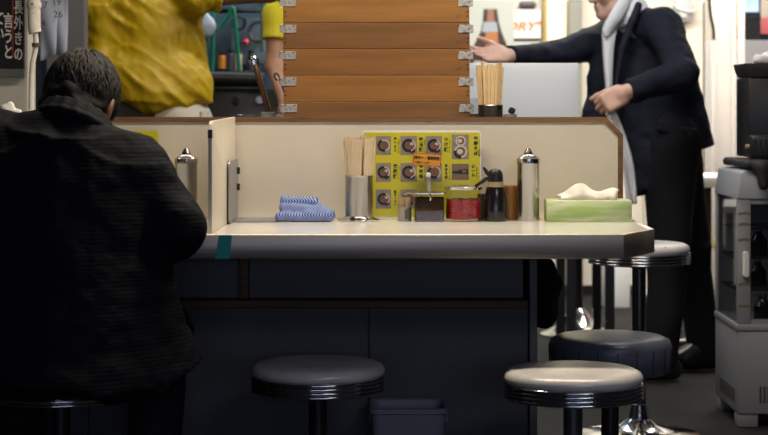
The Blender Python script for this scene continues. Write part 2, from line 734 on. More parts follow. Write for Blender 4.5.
tray_wood = [mat('tray_wood_%d' % i, c, 0.42, noise=(3.0, 0.22, (1.0, 4, 9)), bump=(25, 0.1, (0.5, 5, 14)), spots=(7, s, (0.12, 0.055, 0.018), (1.0, 3, 2.2)))
             for i, (c, s) in enumerate([((0.165, 0.075, 0.022), 0.66), ((0.26, 0.115, 0.026), 0.70), ((0.21, 0.093, 0.023), 0.67), ((0.17, 0.078, 0.023), 0.62), ((0.25, 0.115, 0.027), 0.69)])]
tab_metal = mat('worn_zinc', (0.52, 0.5, 0.47), 0.45, 0.7, noise=(60, 0.25), spots=(120, 0.56, (0.10, 0.06, 0.04)))
panel_dark = mat('counter_panel', (0.068, 0.070, 0.082), 0.5, noise=(4, 0.12), bump=(50, 0.05))
panel_light = mat('counter_upper_panel', (0.11, 0.11, 0.115), 0.5, noise=(4, 0.1), bump=(50, 0.05))
asphalt = mat('dark_floor', (0.022, 0.022, 0.022), 0.75, spec=0.2, noise=(5, 0.2), bump=(90, 0.2))
black_plastic = mat('black_plastic', (0.012, 0.012, 0.014), 0.35, bump=(80, 0.03))
black_matte = mat('black_matte', (0.015, 0.015, 0.017), 0.7, bump=(60, 0.1))
white_plastic = mat('white_plastic', (0.75, 0.75, 0.74), 0.4)
paper_white = mat('white_paper', (0.82, 0.81, 0.79), 0.8, bump=(30, 0.05))
bamboo = mat('bamboo', (0.72, 0.52, 0.29), 0.55, noise=(9, 0.16, (8, 8, 0.6)), bump=(30, 0.06, (8, 8, 0.5)))
bamboo_pale = mat('pale_bamboo', (0.74, 0.60, 0.41), 0.55, noise=(9, 0.14, (8, 8, 0.6)), bump=(30, 0.06, (8, 8, 0.5)))
skin = mat('skin', (0.50, 0.26, 0.175), 0.5, noise=(18, 0.12), bump=(160, 0.05))
skin_tan = mat('tan_skin', (0.22, 0.10, 0.06), 0.5, noise=(18, 0.12), bump=(160, 0.05))
skin_pale = mat('pale_skin', (0.62, 0.38, 0.29), 0.5, noise=(18, 0.12), bump=(160, 0.05))
hair_black = mat('black_hair', (0.016, 0.014, 0.013), 0.42, noise=(60, 0.4))
hair_grey = mat('greying_hair', (0.011, 0.010, 0.009), 0.65, spec=0.2, noise=(25, 0.6))
navy = mat('navy_suit_wool', (0.010, 0.012, 0.021), 0.75, bump=(30, 0.12), noise=(10, 0.15), spec=0.2)
coat = mat('dark_ribbed_coat', (0.0055, 0.006, 0.010), 0.7, wave=(34, 0.10, 'Z'), bump=(22, 0.25, (1, 1, 3)), noise=(9, 0.08), spec=0.1)
coat_edge = mat('coat_collar', (0.009, 0.0095, 0.013), 0.75, bump=(40, 0.2), spec=0.2)
shirt_white = mat('white_shirt', (0.78, 0.78, 0.80), 0.75, bump=(25, 0.15))
black_cloth = mat('black_trousers', (0.010, 0.010, 0.014), 0.8, bump=(20, 0.2), spec=0.2)
shoe_black = mat('black_leather', (0.012, 0.011, 0.012), 0.3)
yellow_jacket = mat('yellow_windbreaker', (0.47, 0.31, 0.005), 0.45, bump=(9, 0.5, (2.2, 2.2, 1)), noise=(5, 0.08))
yellow_shirt = mat('yellow_tee', (0.85, 0.73, 0.04), 0.8, bump=(12, 0.2))
apron_white = mat('off_white_apron', (0.60, 0.55, 0.46), 0.85, bump=(14, 0.3))
dark_grey_cloth = mat('charcoal_cloth', (0.028, 0.026, 0.028), 0.85, bump=(18, 0.2))
vinyl_silver = mat('silver_vinyl', (0.72, 0.69, 0.69), 0.32, 0.1, noise=(12, 0.14), bump=(25, 0.12), spots=(34, 0.66, (0.03, 0.028, 0.028)))
vinyl_blue = mat('slate_leather', (0.10, 0.11, 0.16), 0.32, noise=(12, 0.15), bump=(40, 0.12))
grey_wall = mat('grey_steel_cabinet', (0.16, 0.16, 0.175), 0.45, 0.2, noise=(4, 0.08))


def glass_mat(name, color=(1, 1, 1), rough=0.03, mix=0.75):
    m = bpy.data.materials.new(name)
    m.use_nodes = True
    nt = m.node_tree
    nt.nodes.remove(nt.nodes['Principled BSDF'])
    t = nt.nodes.new('ShaderNodeBsdfTransparent')
    t.inputs[0].default_value = (*color, 1)
    g = nt.nodes.new('ShaderNodeBsdfGlossy')
    g.inputs['Roughness'].default_value = rough
    f = nt.nodes.new('ShaderNodeLayerWeight')
    f.inputs[0].default_value = 0.5
    pw = nt.nodes.new('ShaderNodeMath')
    pw.operation = 'POWER'
    pw.inputs[1].default_value = 5.0
    ad = nt.nodes.new('ShaderNodeMath')
    ad.operation = 'MULTIPLY_ADD'
    ad.inputs[1].default_value, ad.inputs[2].default_value = 0.5, 0.03
    nt.links.new(f.outputs['Facing'], pw.inputs[0])
    nt.links.new(pw.outputs[0], ad.inputs[0])
    mx = nt.nodes.new('ShaderNodeMixShader')
    nt.links.new(ad.outputs[0], mx.inputs[0])
    nt.links.new(t.outputs[0], mx.inputs[1])
    nt.links.new(g.outputs[0], mx.inputs[2])
    nt.links.new(mx.outputs[0], nt.nodes['Material Output'].inputs[0])
    return m


glass = glass_mat('clear_glass', (0.95, 0.955, 0.96))
glass_dark = glass_mat('tinted_glass', (0.78, 0.80, 0.82))

# ------------------------------------------------------------------ the setting
bm = B()
box(bm, -3.2, 4.2, 1.0, 10.6, -0.1, 0.0)
struct('floor', bm, asphalt)

bm = B()
box(bm, 0.30, 4.2, 10.0, 10.2, 0.0, 2.75)
struct('wall_rear', bm, rear_cream)
bm = B()
box(bm, 0.30, 4.2, 9.97, 9.998, 0.0, 0.05)
struct('baseboard_rear', bm, dark_metal)
bm = B()
box(bm, -3.2, 0.298, 8.45, 8.6, 0.0, 2.75)
struct('wall_kitchen', bm, mat('kitchen_wall_tile', (0.035, 0.065, 0.085), 0.35, noise=(3, 0.5), bump=(8, 0.05)))
# stub wall at the end of the counter carrying the black board; its end shows the service pipe
bm = B()
box(bm, -2.6, px(27.5, 5.2), 5.2, 5.32, 0.0, 2.75)
struct('wall_side', bm, mat('stub_wall_paint', (0.50, 0.48, 0.43), 0.7, noise=(4, 0.08), bump=(30, 0.1)))
bm = B()
box(bm, -3.2, 4.2, 4.0, 10.6, 2.78, 2.88)
struct('ceiling', bm, mat('ceiling_panel', (0.5, 0.49, 0.46), 0.8))

# columns and mouldings of the rear wall
bm = B()
box(bm, px(567, 9.9), px(580, 9.9), 9.8, 9.998, 0, 2.75, 0.006)
struct('trim_1', bm, mat('grey_column', (0.30, 0.29, 0.25), 0.6))
bm = B()
box(bm, px(543.5, 9.9), px(546.5, 9.9), 9.93, 9.998, 0, 2.75)
struct('trim_2', bm, mat('ochre_trim', (0.42, 0.30, 0.10), 0.5))
bm = B()
for a, b_, d in ((708, 711.5, 0.10), (711.5, 729, 0.05), (729, 733, 0.09), (734, 740, 0.12)):
    box(bm, px(a, 8.9), px(b_, 8.9), 8.9 - d, 9.0, 0, 2.75, 0.004)
struct('trim_3', bm, mat('cream_shutter_post', (0.74, 0.66, 0.56), 0.5, noise=(4, 0.05)))
bm = B()
box(bm, px(703.5, 9.94), px(707.5, 9.94), 9.93, 9.99, 0.5, 2.75)
struct('trim_4', bm, black_matte)
bm = B()
box(bm, px(644, 9.94), px(702, 9.94), 9.9, 9.998, 0, 2.75, 0.004)
struct('trim_5', bm, mat('cream_door_leaf', (0.85, 0.79, 0.66), 0.5, noise=(2, 0.03)))

# ------------------------------------------------------------------ the counter
YB, YF = 4.76, 4.15          # partition face, front edge
XR = 0.652
top_poly = [(-1.30, YF), (0.553, YF), (XR, 4.335), (XR, YB + 0.03), (-1.30, YB + 0.03)]
ctr = thing('ramen_counter', 'long white topped ramen counter with a brushed steel front edge', 'counter', (-0.3, 4.9, 0))
O = Vector((0.3, -4.9, 0))


def shift(poly):
    return [(x + O.x, y + O.y) for x, y in poly]


bm = B()
ins = [(-1.295, YF + 0.006), (0.549, YF + 0.006), (XR - 0.012, 4.337), (XR - 0.012, YB + 0.028), (-1.295, YB + 0.028)]
zprism(bm, shift(ins), 0.742, 0.75)
obj('worktop', bm, white_top, ctr)
bm = B()
zprism(bm, shift([(-1.295, YF + 0.012), (0.545, YF + 0.012), (XR - 0.014, 4.34), (XR - 0.014, YB + 0.028), (-1.295, YB + 0.028)]), 0.70, 0.7418)
obj('core_board', bm, panel_dark, ctr)
bm = B()
box(bm, -1.30 + O.x, 0.553 + O.x, YF + O.y, YF + 0.011 + O.y, 0.695, 0.7515, 0.002, 1)
e = obj('steel_edge', bm, steel, ctr, smooth=True)
bm = B()
dx, dy = XR - 0.553, 4.335 - YF
ln = math.hypot(dx, dy)
box(bm, 0, ln, 0, 0.011, 0.695, 0.7515, 0.002, 1, Matrix.Translation((0.553 + O.x, YF + O.y, 0)) @ Matrix.Rotation(math.atan2(dy, dx), 4, 'Z'))
o = obj('steel_corner', bm, steel_warm_lit, ctr, smooth=True)
bm = B()
box(bm, XR - 0.013 + O.x, XR + O.x, 4.336 + O.y, YB + 0.028 + O.y, 0.695, 0.7515, 0.002, 1)
obj('steel_side', bm, steel, ctr, smooth=True)
# teal reflection on the steel edge, painted as a thin coloured strip
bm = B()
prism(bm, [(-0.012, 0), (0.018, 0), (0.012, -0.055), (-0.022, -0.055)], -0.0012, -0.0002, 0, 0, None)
obj('reflection_streak', bm, mat('teal_reflection', (0.0, 0.30, 0.31), 0.35), ctr, (-0.368 + O.x, YF + O.y, 0.7505))
# body below: lower panel, upper recessed panel, rail and posts
bm = B()
box(bm, -1.30 + O.x, 0.37 + O.x, 4.632 + O.y, 5.40 + O.y, 0.001, 0.531)
obj('carcass', bm, panel_dark, ctr)
for xa, xb in ((-1.30, -0.76), (-0.756, -0.041), (-0.037, 0.37)):
    bm = B()
    box(bm, xa + O.x, xb + O.x, 4.62 + O.y, 4.6315 + O.y, 0.001, 0.53, 0.001, 1)
    obj('lower_panel', bm, panel_dark, ctr)
bm = B()
box(bm, -1.30 + O.x, 0.36 + O.x, 4.66 + O.y, 5.40 + O.y, 0.531, 0.6995)
obj('upper_panel', bm, panel_light, ctr)
bm = B()
box(bm, -1.30 + O.x, 0.368 + O.x, 4.59 + O.y, 4.655 + O.y, 0.5315, 0.552, 0.003)
obj('ledge_rail', bm, rail_wood, ctr)
bm = B()
box(bm, px(240, 4.63) + O.x, px(249, 4.63) + O.x, 4.62 + O.y, 4.655 + O.y, 0.5525, 0.6945, 0.002)
obj('wooden_upright', bm, rail_wood, ctr)
bm = B()
box(bm, 0.372 + O.x, 0.392 + O.x, 4.60 + O.y, 5.40 + O.y, 0.001, 0.6945, 0.002)
obj('end_panel', bm, mat('grey_end_panel', (0.13, 0.13, 0.15), 0.5), ctr)
# kitchen side shelf behind the partition
LZ = 0.985
bm = B()
box(bm, -1.30 + O.x, 0.62 + O.x, 4.79 + O.y, 5.50 + O.y, LZ - 0.03, LZ, 0.003)
obj('serving_ledge', bm, bright_steel, ctr)
bm = B()
box(bm, -1.30 + O.x, 0.36 + O.x, 4.80 + O.y, 5.40 + O.y, 0.7005, LZ - 0.0305)
obj('ledge_support', bm, panel_dark, ctr)

# partition with wooden edging, its corner cut
PT = 1.018
pr = thing('counter_partition', 'low cream partition board with brown wooden edging along the back of the counter', 'partition', (0, YB + 0.012, 0.751))
xr, cutx, cutz = 0.632, px(606, YB), 0.972
bm = B()
q = 0.0135
prism(bm, [(-1.30, 0), (xr - q, 0), (xr - q, cutz - 0.751 - 0.005), (cutx - 0.005, PT - 0.751 - q), (-1.30, PT - 0.751 - q)], -0.011, 0.011)
obj('board', bm, cream, pr)
bm = B()
outer = [(-1.30, PT - 0.751), (cutx, PT - 0.751), (xr, cutz - 0.751), (xr, 0.0)]
inner = [(-1.30, PT - 0.751 - q), (cutx - 0.005, PT - 0.751 - q), (xr - q, cutz - 0.751 - 0.005), (xr - q, 0.0)]
for i in range(3):
    prism(bm, [outer[i], outer[i + 1], inner[i + 1], inner[i]], -0.0135, 0.0135)
bmesh.ops.remove_doubles(bm, verts=bm.verts, dist=1e-5)
obj('wood_edging', bm, edge_wood, pr)

# side divider
dv = thing('counter_divider', 'thin cream divider panel standing across the counter beside the seated man', 'divider', (-0.401, 4.47, 0.7505))
bm = B()
prism(bm, [(-0.27, 0), (0.272, 0), (0.272, 0.268), (-0.245, 0.262), (-0.26, 0.255), (-0.27, 0.24)], -0.0045, 0.0045, 0.001, 0, Matrix.Rotation(math.radians(89.0), 4, 'Z'))
obj('divider_board', bm, cream, dv, smooth=True)
bm = B()
box(bm, -0.0055, 0.0055, -0.2725, -0.266, 0.222, 0.242, 0.001)
obj('edge_clip', bm, dark_metal, dv, rot=(0, 0, math.radians(-1)))

# ------------------------------------------------------------------ things on the counter
CT = 0.7505
YI = 4.665


# grey bracket stand beside the divider
st = thing('bracket_stand', 'grey metal L-shaped stand with two black clips against the divider', 'stand', (-0.3875, 4.625, CT))
bm = B()
prism(bm, rrect(-0.10, 0.11, 0.0, 0.158, 0.016), -0.002, 0.002, 0, 0, Matrix.Rotation(math.radians(89.0), 4, 'Z'))
obj('upright_plate', bm, mat('grey_stand_metal', (0.33, 0.33, 0.35), 0.4, 0.6), st, (0, 0, 0))
bm = B()
box(bm, 0.004, 0.112, -0.03, 0.10, 0.0, 0.005, 0.001)
obj('base_plate', bm, mat('grey_stand_metal', (0.33, 0.33, 0.35), 0.4, 0.6), st)
for zz in (0.085, 0.128):
    bm = B()
    box(bm, 0.003, 0.010, 0.08, 0.10, zz - 0.009, zz + 0.009, 0.002)
    obj('clip', bm, black_plastic, st)

# folded blue cloth: stacked folds of a striped cloth
cl = SDF(0.012)
cl.rbox((0, 0, 0.011), (0.072, 0.042, 0.011), 0.009)
cl.rbox((-0.006, 0.006, 0.032), (0.058, 0.036, 0.012), 0.011, R=Matrix.Rotation(math.radians(5), 3, 'Y'))
cl.rbox((-0.01, 0.006, 0.052), (0.050, 0.028, 0.0085), 0.008, R=Matrix.Rotation(math.radians(3), 3, 'Y'), k=0.006)
cl.cap((0.045, -0.02, 0.03), (0.075, -0.01, 0.018), 0.013, 0.008)
cl.plane((0, 0, 0), (0, 0, -1), 0.002)
cl.folds(0.0035, (34, 34, 80)).folds(0.002, (90, 60, 30))
me = cl.mesh(0.0025)
uvl = me.uv_layers.new(name='UVMap')
for lp in me.loops:
    co = me.vertices[lp.vertex_index].co
    uvl.data[lp.index].uv = (co.x + co.z * 0.25 + 0.02 * math.sin(co.z * 90), co.z)
o = link('folded_cloth', me, striped('blue_striped_cloth', (0.02, 0.06, 0.30), (0.38, 0.47, 0.72), 43, 'X', 0.9), None)
o.location = (px(304, YI), YI - 0.01, CT)
tag(o, 'folded blue cloth with fine white stripes on the counter', 'cloth')


def chopstick(length, m, name, wd=0.0082):
    """one split pair: two tapered halves joined at the top, origin at the foot"""
    bm = B()
    for s_ in (-1, 1):
        r = bmesh.ops.create_cube(bm, size=1)
        for v in r['verts']:
            t = v.co.z + 0.5
            hw = (wd * 0.55 + wd * 0.45 * t) * 0.5
            v.co = Vector((s_ * (hw + 0.0002) + v.co.x * 2 * hw * 0.96, v.co.y * 0.0055 * (0.75 + 0.25 * t), t * length))
    box(bm, -wd * 0.9, wd * 0.9, -0.0028, 0.0028, length * 0.94, length, 0.0006)
    return obj(name, bm, m)


def fill_chopsticks(cx, cy, z, rbase, rtop, h0, h1, m, name, label, cat, group, rings):
    proto = None
    for n_, f in rings:
        for i in range(n_):
            a = 2 * PI * (i + 0.35 * f) / n_ + random.uniform(-0.12, 0.12)
            b0, b1 = Vector((math.cos(a), math.sin(a), 0)) * rbase * f, Vector((math.cos(a + 0.1), math.sin(a + 0.1), 0)) * rtop * f
            ln_ = random.uniform(h0, h1)
            d = Vector((b1.x - b0.x, b1.y - b0.y, 0.205)).normalized()
            if proto is None:
                o = proto = chopstick(1.0, m, name)
            else:
                o = proto.copy()
                COL.objects.link(o)
            o.scale = (1, 1, ln_)
            o.location = (cx + b0.x, cy + b0.y, z)
            o.rotation_mode = 'QUATERNION'
            o.rotation_quaternion = d.to_track_quat('Z', 'Y') @ Euler((0, 0, random.uniform(-0.5, 0.5))).to_quaternion()
            tag(o, label, cat, group)


# chopstick holder: flared foot, tall steel cup
hx = px(359, YI)
ho = thing('chopstick_holder', 'tall steel cup holder with a flared round foot, full of chopsticks, before the yellow menu', 'holder', (hx, YI, CT))
bm = B()
lathe(bm, [(0, 0), (0.054, 0), (0.0555, 0.0025), (0.052, 0.005), (0.041, 0.008), (0.037, 0.012), (0, 0.012)], 48)
obj('foot', bm, chrome, ho, smooth=True)
bm = B()
lathe(bm, [(0, 0.0122), (0.0355, 0.0122), (0.0362, 0.018), (0.0358, 0.112), (0.037, 0.1165), (0.0358, 0.1175), (0.0346, 0.115), (0.0346, 0.0165), (0, 0.0165)], 48)
obj('cup', bm, bright_steel, ho, smooth=True)
fill_chopsticks(hx, YI, CT + 0.018, 0.026, 0.0385, 0.190, 0.202, bamboo_pale, 'chopstick_pair', 'pale wooden chopstick pair in the steel cup on the counter', 'chopsticks', 'chopsticks in the counter holder', [(15, 1.0), (9, 0.66), (4, 0.30)])

# menu board standing against the partition
YM = 4.728
mn = thing('menu_board', 'yellow green laminated menu board of bowl photos standing behind the condiments', 'menu', (px(421.5, YM), YM, CT), (math.radians(-4.2), 0, 0))
mw = 119.5 * YM / F / 2
mh = 0.2335
sc = YM / F
bm = B()
prism(bm, rrect(-mw, mw, 0, mh, 0.009), -0.0015, 0.0015)
obj('laminated_sheet', bm, mat('laminate_white', (0.72, 0.72, 0.66), 0.3), mn)
bm = B()
prism(bm, rrect(-mw + 0.0035, mw - 0.003, 0.006, mh - 0.006, 0.005), -0.0021, -0.0016)
obj('printed_page', bm, mat('yellow_print', (0.50, 0.455, 0.012), 0.3), mn)
photo_bg = mat('print_photo_grey', (0.23, 0.19, 0.165), 0.35, noise=(60, 0.15))
photo_bg2 = mat('print_photo_brown', (0.17, 0.115, 0.075), 0.35, noise=(60, 0.12))
photo_dark = mat('print_black', (0.012, 0.011, 0.012), 0.35)
photo_white = mat('print_white', (0.50, 0.46, 0.41), 0.35)
photo_soup = mat('print_soup', (0.17, 0.09, 0.045), 0.35, noise=(200, 0.5))
photo_red = mat('print_red', (0.17, 0.06, 0.045), 0.35)


def mloc(x, y):
    return ((x - 421.5) * sc, (219.5 - y) * sc)


def disc(bm, cx, cz, rx, rz, y, mi, a0=0, a1=360, n=24):
    vs = [bm.verts.new((cx + rx * math.cos(math.radians(a0 + (a1 - a0) * k / n)), y, cz + rz * math.sin(math.radians(a0 + (a1 - a0) * k / n)))) for k in range(n + (0 if a1 - a0 == 360 else 1))]
    f = bm.faces.new(vs)
    f.material_index = mi


def crescent(bm, cx, cz, r0, r1, a0, a1, y, mi, n=14):
    A = [(cx + r0 * math.cos(math.radians(a0 + (a1 - a0) * k / n)), cz + r0 * math.sin(math.radians(a0 + (a1 - a0) * k / n))) for k in range(n + 1)]
    Bp = [(cx + r1 * math.cos(math.radians(a0 + (a1 - a0) * k / n)), cz + r1 * math.sin(math.radians(a0 + (a1 - a0) * k / n))) for k in range(n + 1)]
    va, vb = [bm.verts.new((x, y, z)) for x, z in A], [bm.verts.new((x, y, z)) for x, z in Bp]
    for k in range(n):
        f = bm.faces.new((va[k], va[k + 1], vb[k + 1], vb[k]))
        f.material_index = mi


photos = [(376, 391, 136.5, 155.2, 0), (400.5, 417, 136.5, 155.2, 1), (426, 442, 136.5, 155.2, 1), (452, 469, 135, 159.3, 2),
          (376, 391, 163.5, 182, 1), (400.5, 417, 163.5, 182, 1), (426, 442, 163.5, 182, 0), (452, 469, 164.3, 180, 3),
          (376, 391, 190, 209, 1), (400.5, 417, 190, 209, 0)]
for i, (xa, xb, ya, yb, kind) in enumerate(photos):
    (x0, z1), (x1, z0) = mloc(xa, ya), mloc(xb, yb)
    cx_, cz_, ww = (x0 + x1) / 2, (z0 + z1) / 2, (x1 - x0)
    bm = B()
    prism(bm, [(0 - ww / 2, z0 - cz_), (ww / 2, z0 - cz_), (ww / 2, z1 - cz_), (-ww / 2, z1 - cz_)], -0.0026, -0.0022)
    if kind in (0, 1):
        r = ww * 0.40
        a = random.uniform(-15, 25)
        disc(bm, 0.001, 0.0, r, r * 0.98, -0.0028, 2)
        disc(bm, 0.001, 0.0, r * 0.84, r * 0.80, -0.0029, 3)
        disc(bm, 0.003, -0.0015, r * 0.42, r * 0.34, -0.0031, 4)
        disc(bm, 0.0075, 0.004, r * 0.26, r * 0.2, -0.0032, 4 if kind == 0 else 2)
        crescent(bm, 0, 0, r * 1.02, r * 0.62, (60 if kind else 120) + a, 300 + a, -0.0033, 1)
        if kind == 1:
            prism(bm, [(r * 0.2, -r * 1.1), (r * 0.9, -r * 0.5), (r * 1.0, -r * 0.9), (r * 0.5, -r * 1.15)], -0.0034, -0.0032, 0, 1)
    elif kind == 2:
        h = z1 - z0
        for zz, rr in ((h * 0.24, ww * 0.30), (-h * 0.2, ww * 0.38)):
            disc(bm, 0.001, zz, rr, rr, -0.0028, 2)
            disc(bm, 0.001, zz, rr * 0.75, rr * 0.72, -0.0029, 3)
            disc(bm, -0.001, zz, rr * 0.45, rr * 0.4, -0.0031, 2)
        crescent(bm, 0, -h * 0.2, ww * 0.40, ww * 0.24, 170, 280, -0.0033, 1)
    else:
        prism(bm, [(-ww * 0.48, -0.004), (ww * 0.05, -0.006), (ww * 0.44, -0.0065), (ww * 0.44, 0.007), (ww * 0.05, 0.006), (-ww * 0.2, 0.0012), (-ww * 0.48, 0.001)], -0.0029, -0.0027, 0, 1)
        prism(bm, [(ww * 0.1, -0.004), (ww * 0.34, -0.004), (ww * 0.34, 0.0045), (ww * 0.1, 0.0045)], -0.0031, -0.003, 0, 3)
    obj('menu_photo', bm, [photo_bg2 if kind == 3 else photo_bg, photo_dark, photo_white, photo_soup, photo_red], mn, (cx_, 0, cz_))
ink = mat('print_ink', (0.016, 0.015, 0.01), 0.5)
words_ = ['ラーメン', '味玉麺', 'つけ麺', '中華そば', '焼豚麺', '辛味噌', 'まぜそば', 'ビール', '塩ラーメン', '醤油麺']
for i, (xa, xb, ya, yb, kind) in enumerate(photos):
    (x0, z0), (x1, z1) = mloc(xb, yb), mloc(xb, ya)
    hgt = (z1 - z0)
    off = 4.2 if kind != 2 else 7
    writing('menu_lettering', words_[i], hgt * 0.68 / len(words_[i]), ink, mn, (x0 + off * sc, -0.0022, (z0 + z1) / 2 + 0.002), vertical=True, bold=0.0004)
    writing('menu_small_print', '・' + words_[(i + 4) % 10] + '・' + words_[(i + 6) % 10], hgt * 0.66 / (len(words_[(i + 4) % 10]) + len(words_[(i + 6) % 10]) + 2), ink, mn, (x0 + (off + 3.6) * sc, -0.0022, (z0 + z1) / 2), vertical=True)
    if kind == 1:
        writing('menu_price', '・\n・', 0.006, photo_red, mn, (x0 + 1.4 * sc, -0.0022, z0 + hgt * 0.4))
# orange notice stuck over it
nl = thing('notice_sticker', 'small orange notice with a red border stuck on the yellow menu', 'notice', (px(427, 4.715), 4.715, pz(159.8, 4.715)), (math.radians(-4.2), math.radians(3.5), 0))
bm = B()
prism(bm, rrect(-0.037, 0.037, -0.0165, 0.0165, 0.003), -0.0004, 0.0004)
obj('red_border', bm, mat('notice_red', (0.42, 0.05, 0.02), 0.4), nl)
bm = B()
prism(bm, rrect(-0.0345, 0.0345, -0.0145, 0.0145, 0.002), -0.0008, -0.0005)
obj('orange_face', bm, mat('notice_orange', (0.62, 0.27, 0.02), 0.4), nl)
writing('notice_lettering', '細ギー・濃厚豚骨', 0.0088, ink, nl, (0, -0.0012, 0.0045), bold=0.0003, sx=0.95)
writing('notice_small_print', 'お選びください・・', 0.0062, ink, nl, (-0.004, -0.0012, -0.0078))

# toothpick holder
tx = px(404.5, 4.655)
tp = thing('toothpick_holder', 'small round pot of toothpicks between chopstick cup and sesame jar', 'toothpick holder', (tx, 4.655, CT))
bm = B()
lathe(bm, [(0, 0), (0.0175, 0), (0.0182, 0.003), (0.0178, 0.034), (0.0186, 0.036), (0.0176, 0.0365), (0.0168, 0.034), (0.0168, 0.004), (0, 0.004)], 28)
obj('pot', bm, mat('pot_tin', (0.36, 0.33, 0.31), 0.4, 0.5), tp, smooth=True)
bm = B()
prism(bm, rrect(-0.006, 0.006, 0.006, 0.03, 0.002), -0.0192, -0.0182)
obj('pot_label', bm, mat('grey_print', (0.12, 0.12, 0.13), 0.5), tp, rot=(0, 0, math.radians(20)))
bm = B()
for i in range(90):
    a, r = random.uniform(0, 2 * PI), 0.0152 * math.sqrt(random.random())
    cyl(bm, 0.0011, 0.0045, random.uniform(0.056, 0.062), 6, Matrix.Translation((r * math.cos(a), r * math.sin(a), 0)))
o = obj('toothpicks', bm, mat('toothpick_wood', (0.50, 0.36, 0.22), 0.6), None, (tx, 4.655, CT), smooth=True)
o['kind'] = 'stuff'
tag(o, 'toothpicks packed upright in the small pot', 'toothpicks')

# square glass jar with sesame seeds
sx_ = px(429.2, YI - 0.01)
sj = thing('sesame_jar', 'square glass jar of dark ground sesame with a chrome lid and spoon handle', 'jar', (sx_, YI - 0.01, CT))


def sqring(bm, hw, z0, z1, t, r=0.008):
    o_, i_ = rrect(-hw, hw, -hw, hw, r), rrect(-hw + t, hw - t, -hw + t, hw - t, max(r - t, 0.002))
    n = len(o_)
    L_ = [[bm.verts.new((x, y, z)) for x, y in pts] for pts, z in ((o_, z0), (o_, z1), (i_, z1), (i_, z0 + t))]
    for a, b_ in zip(L_, L_[1:]):
        for k in range(n):
            j = (k + 1) % n
            bm.faces.new((a[k], a[j], b_[j], b_[k]))
    bm.faces.new(list(reversed(L_[0])))
    bm.faces.new(L_[3])


bm = B()
sqring(bm, 0.0408, 0, 0.070, 0.0025)
obj('glass_body', bm, glass, sj, smooth=True)
bm = B()
zprism(bm, rrect(-0.0375, 0.0375, -0.0375, 0.0375, 0.006), 0.003, 0.060)
obj('sesame', bm, mat('ground_sesame', (0.075, 0.045, 0.033), 0.9, spec=0.05, noise=(300, 0.7), bump=(400, 0.6)), sj)
sj.children[-1]['kind'] = 'stuff'
bm = B()
zprism(bm, rrect(-0.042, 0.042, -0.042, 0.042, 0.009), 0.0702, 0.0755, 0.0015)
obj('hinged_lid', bm, chrome, sj, smooth=True)
bm = B()
tube(bm, smoothpath([(0.0, 0.0, 0.0758), (-0.001, 0.004, 0.095), (-0.002, 0.006, 0.114)], 6), 0.0055, 10, flat=0.5)
h = obj('spoon_handle', bm, mat('clear_plastic', (0.42, 0.40, 0.36), 0.2, trans=0.4), sj, smooth=True)
bm = B()
lathe(bm, [(0, -0.007), (0.0055, -0.005), (0.0068, 0), (0.0055, 0.005), (0, 0.007)], 16, Matrix.Translation((-0.002, 0.006, 0.118)))
obj('white_knob', bm, white_plastic, h, smooth=True)
bm = B()
tube(bm, smoothpath([(0.0, -0.0438, 0.070), (0.003, -0.046, 0.062), (0.001, -0.0455, 0.055)], 5), 0.0028, 8)
obj('clasp', bm, chrome, sj, smooth=True)

# round jar of red ginger
gx = px(463.3, YI - 0.015)
gj = thing('ginger_jar', 'round glass jar of red pickled ginger with chrome lid and black spoon', 'jar', (gx, YI - 0.015, CT))
bm = B()
lathe(bm, [(0, 0), (0.044, 0), (0.0465, 0.004), (0.0468, 0.078), (0.0475, 0.082), (0.0445, 0.082), (0.044, 0.006), (0, 0.006)], 40)
obj('glass_body', bm, glass, gj, smooth=True)
gs = SDF(0.006)
gs.cone((0, 0, 0.0065), (0, 0, 0.057), 0.0434)
gs.folds(0.003, (140, 140, 260))
o = link('red_ginger', gs.mesh(0.003), mat('pickled_ginger', (0.42, 0.012, 0.024), 0.3, noise=(90, 0.45, (1, 1, 3)), bump=(120, 0.6)), gj)
o['kind'] = 'stuff'
bm = B()
lathe(bm, [(0.0445, 0.0822), (0.049, 0.0822), (0.0495, 0.088), (0.046, 0.0895), (0.0445, 0.0865)], 40)
lid = obj('lid_ring', bm, chrome, gj, smooth=True)
bm = B()
lathe(bm, [(0, 0.086), (0.0444, 0.086), (0.0444, 0.0885), (0.03, 0.0925), (0.012, 0.094), (0, 0.094)], 40)
obj('lid_plate', bm, mat('smoked_lid', (0.3, 0.28, 0.26), 0.25, 0.7), gj, smooth=True)
bm = B()
tube(bm, [(0.030, -0.022, 0.0905), (0.042, -0.030, 0.099), (0.059, -0.046, 0.112)], 0.004, 10, radii=[0.0035, 0.0045, 0.0052])
obj('spoon_handle', bm, black_plastic, gj, smooth=True)

# black tin peeping out behind the soy bottle
bm = B()
zprism(bm, rrect(-0.013, 0.013, -0.013, 0.013, 0.003), 0, 0.068, 0.002)
o = obj('spice_tin', bm, black_plastic, None, (px(483, 4.70), 4.70, CT), smooth=True)
tag(o, 'small black tin tucked between ginger jar and soy bottle', 'tin')

